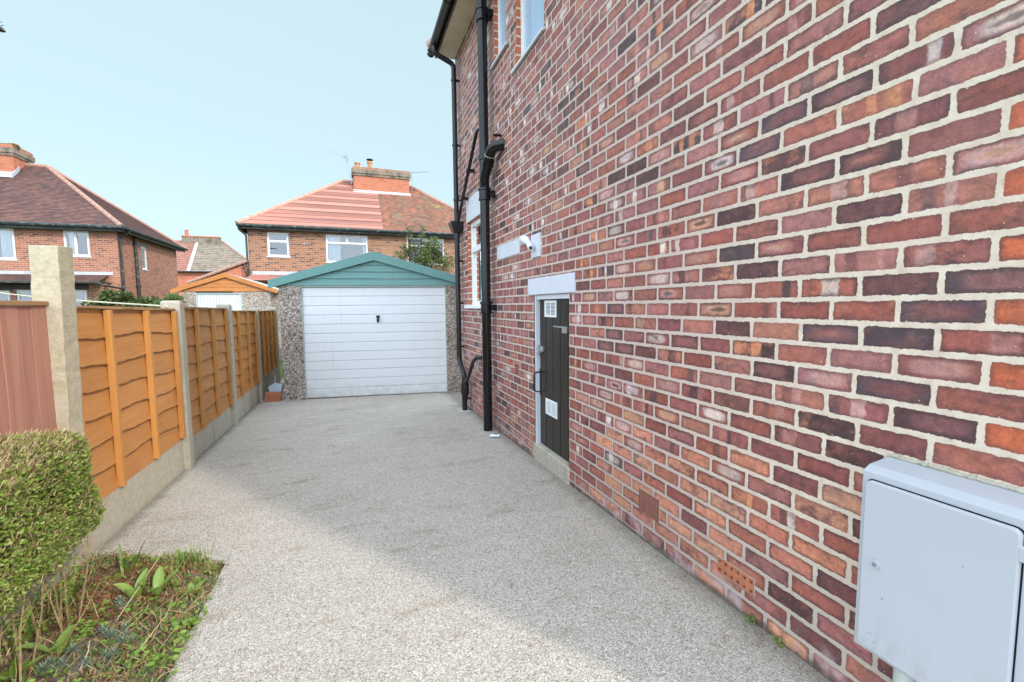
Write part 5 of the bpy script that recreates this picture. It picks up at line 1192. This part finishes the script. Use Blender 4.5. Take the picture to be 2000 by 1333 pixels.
def simple_plant(name, x, y, label, cat, fn, mat, group=None):
    m = MB(); fn(m, Vector((x, y, soil_z(x, y) - 0.004))); o = m.build(name, mat, uv=False, smooth=True, ang=80); return tag(o, label, cat, group)
def daylily(n, l, w_, sd):
    g_ = random.Random(sd)
    def fn(m, p):
        for _ in range(n): blade(m, p + Vector((g_.uniform(-.03, .03), g_.uniform(-.03, .03), 0)), g_.uniform(0, 6.28), l*g_.uniform(0.6, 1.1), w_*g_.uniform(0.7, 1.1), g_.uniform(0.1, 0.5), g_.uniform(0.4, 1.1))
    return fn
simple_plant('daylily', -1.24, 2.47, 'clump of upright yellow-green strap leaves beside the foot of the hedge', 'plant', daylily(15, 0.21, 0.019, 1), M['blade'])
simple_plant('daylily', -1.31, 2.30, 'small clump of strap leaves with a dead brown flower stalk at the left picture edge', 'plant', daylily(10, 0.16, 0.016, 6), M['blade'])
simple_plant('daylily', -1.12, 2.74, 'clump of arching green strap leaves at the back of the bed near the gravel board', 'plant', daylily(9, 0.24, 0.014, 2), M['blade'])
def tulip(n, l, w_, sd):
    g_ = random.Random(sd); a0 = g_.uniform(0, 6.28)
    def fn(m, p):
        for k in range(n): blade(m, p, a0 + k*6.28/n + g_.uniform(-.4, .4), l*g_.uniform(0.75, 1.1), w_*g_.uniform(0.8, 1.2), g_.uniform(0.15, 0.5), g_.uniform(0.3, 0.9), 8, 0.28, True)
    return fn
for (x, y, n, l, w_, sd, lab) in ((-0.985, 2.45, 4, 0.13, 0.042, 31, 'tulip with broad rounded leaves mid bed, leftmost of the back pair'), (-0.905, 2.46, 4, 0.14, 0.034, 32, 'tulip with tall pointed leaves in the middle of the bed, right of its neighbour'), (-1.14, 2.16, 2, 0.12, 0.05, 33, 'single wide tulip leaf pair low at the front left of the bed')):
    simple_plant('tulip', x, y, lab, 'plant', tulip(n, l*1.15, w_*1.15, sd), M['tulip'], 'tulips in leaf')
def grass(m, p):
    g_ = random.Random(4)
    for _ in range(150): blade(m, p + Vector((g_.gauss(0, 0.045), g_.gauss(0, 0.02), 0)), g_.uniform(0, 6.28), g_.uniform(0.05, 0.12), 0.0035, g_.uniform(0, 0.5), g_.uniform(0.2, 0.8), 3, 0.1)
simple_plant('grass_tuft', -0.86, 2.70, 'tuft of fine bright grass at the back edge of the bed beside the edging slab', 'grass', grass, M['blade'])
def spurge(sd, k=5):
    g_ = random.Random(sd)
    def fn(m, p):
        for _ in range(k):
            b = p + Vector((g_.uniform(-.04, .04), g_.uniform(-.04, .04), g_.uniform(0.02, 0.05)))
            m.tube([p, b], [0.002, 0.002], 4)
            for j in range(24):
                a = j*2.4; e = 0.1 + 1.2*j/24; d = Vector((math.cos(a)*math.cos(e), math.sin(a)*math.cos(e), math.sin(e))); m.leaf(b + Vector((0, 0, 0.012*j/24)), d, Vector((0, 0, 1)), 0.026, 0.005, 0.05)
    return fn
for (x, y, sd, k, lab) in ((-0.98, 2.34, 1, 3, 'small blue-green spurge rosette just in front of the tulips'), (-0.955, 2.14, 2, 5, 'blue-green spurge clump right of the wide tulip leaf'), (-0.875, 2.09, 3, 4, 'blue-green spurge clump nearest the drive side of the bed front'), (-1.07, 2.04, 4, 7, 'large blue-green spurge clump at the bottom edge of the picture'), (-0.93, 2.0, 5, 4, 'blue-green spurge clump at the very front between larger clumps')):
    simple_plant('spurge', x, y, lab, 'plant', spurge(sd, k), M['spurge'], 'blue-green spurges')
def broad(sd, n, l, w_):
    g_ = random.Random(sd)
    def fn(m, p):
        for k in range(n): blade(m, p, k*2.4, l*g_.uniform(0.6, 1.1), w_*g_.uniform(0.7, 1.1), g_.uniform(0.6, 1.2), g_.uniform(0.2, 0.7), 6, 0.15, True)
    return fn
simple_plant('primrose', -0.765, 2.43, 'rosette of broad bright green leaves at the drive edge of the bed', 'plant', broad(1, 12, 0.09, 0.034), M['tulip'])
simple_plant('forget_me_not', -0.745, 2.62, 'low clump of dull green oval leaves in the back corner of the bed', 'plant', broad(2, 26, 0.055, 0.018), M['weed'])
simple_plant('geranium', -0.93, 2.78, 'bushy bright green weed plant along the back edge of the bed', 'plant', broad(3, 34, 0.06, 0.024), M['weed'])
simple_plant('primrose', -1.22, 2.07, 'yellow-green rosette in the front left corner of the bed', 'plant', broad(4, 9, 0.10, 0.035), M['weed'])
m = MB(); m.box(0, 0.22, 0, 0.05, 0, 0.045)
T = Matrix.Rotation(R(-13), 4, 'Z')
ed = MB(); ed.box(-0.95, -0.68, 2.715, 2.765, -0.15, gz(2.7)+0.012, T=lambda p: Vector((p.x, p.y + (-0.68-p.x)*0.45, p.z))); tag(ed.build('edging_slab', M['slab'], bevel=0.004), 'grey concrete edging strip at the back corner of the garden bed', 'edging')
for (x, y, sd, lab) in ((1.535, 1.18, 1, 'tiny green weed at the wall foot closest to the meter box'), (1.535, 1.32, 2, 'tiny green weed at the wall foot farther from the meter box'), (1.52, 4.62, 3, 'dark little weed at the wall foot beside the soil pipe')):
    g_ = random.Random(sd); m = MB(); leaf_cloud(m, (x, y, gz(y)+0.015), (0.016, 0.03, 0.018), 46, 0.006, 0.013, 0.7, 0.2, 0.3, g_); tag(m.build('wall_weed', M['weed'] if sd < 3 else M['moss'], uv=False), lab, 'weed', 'weeds at the wall foot')
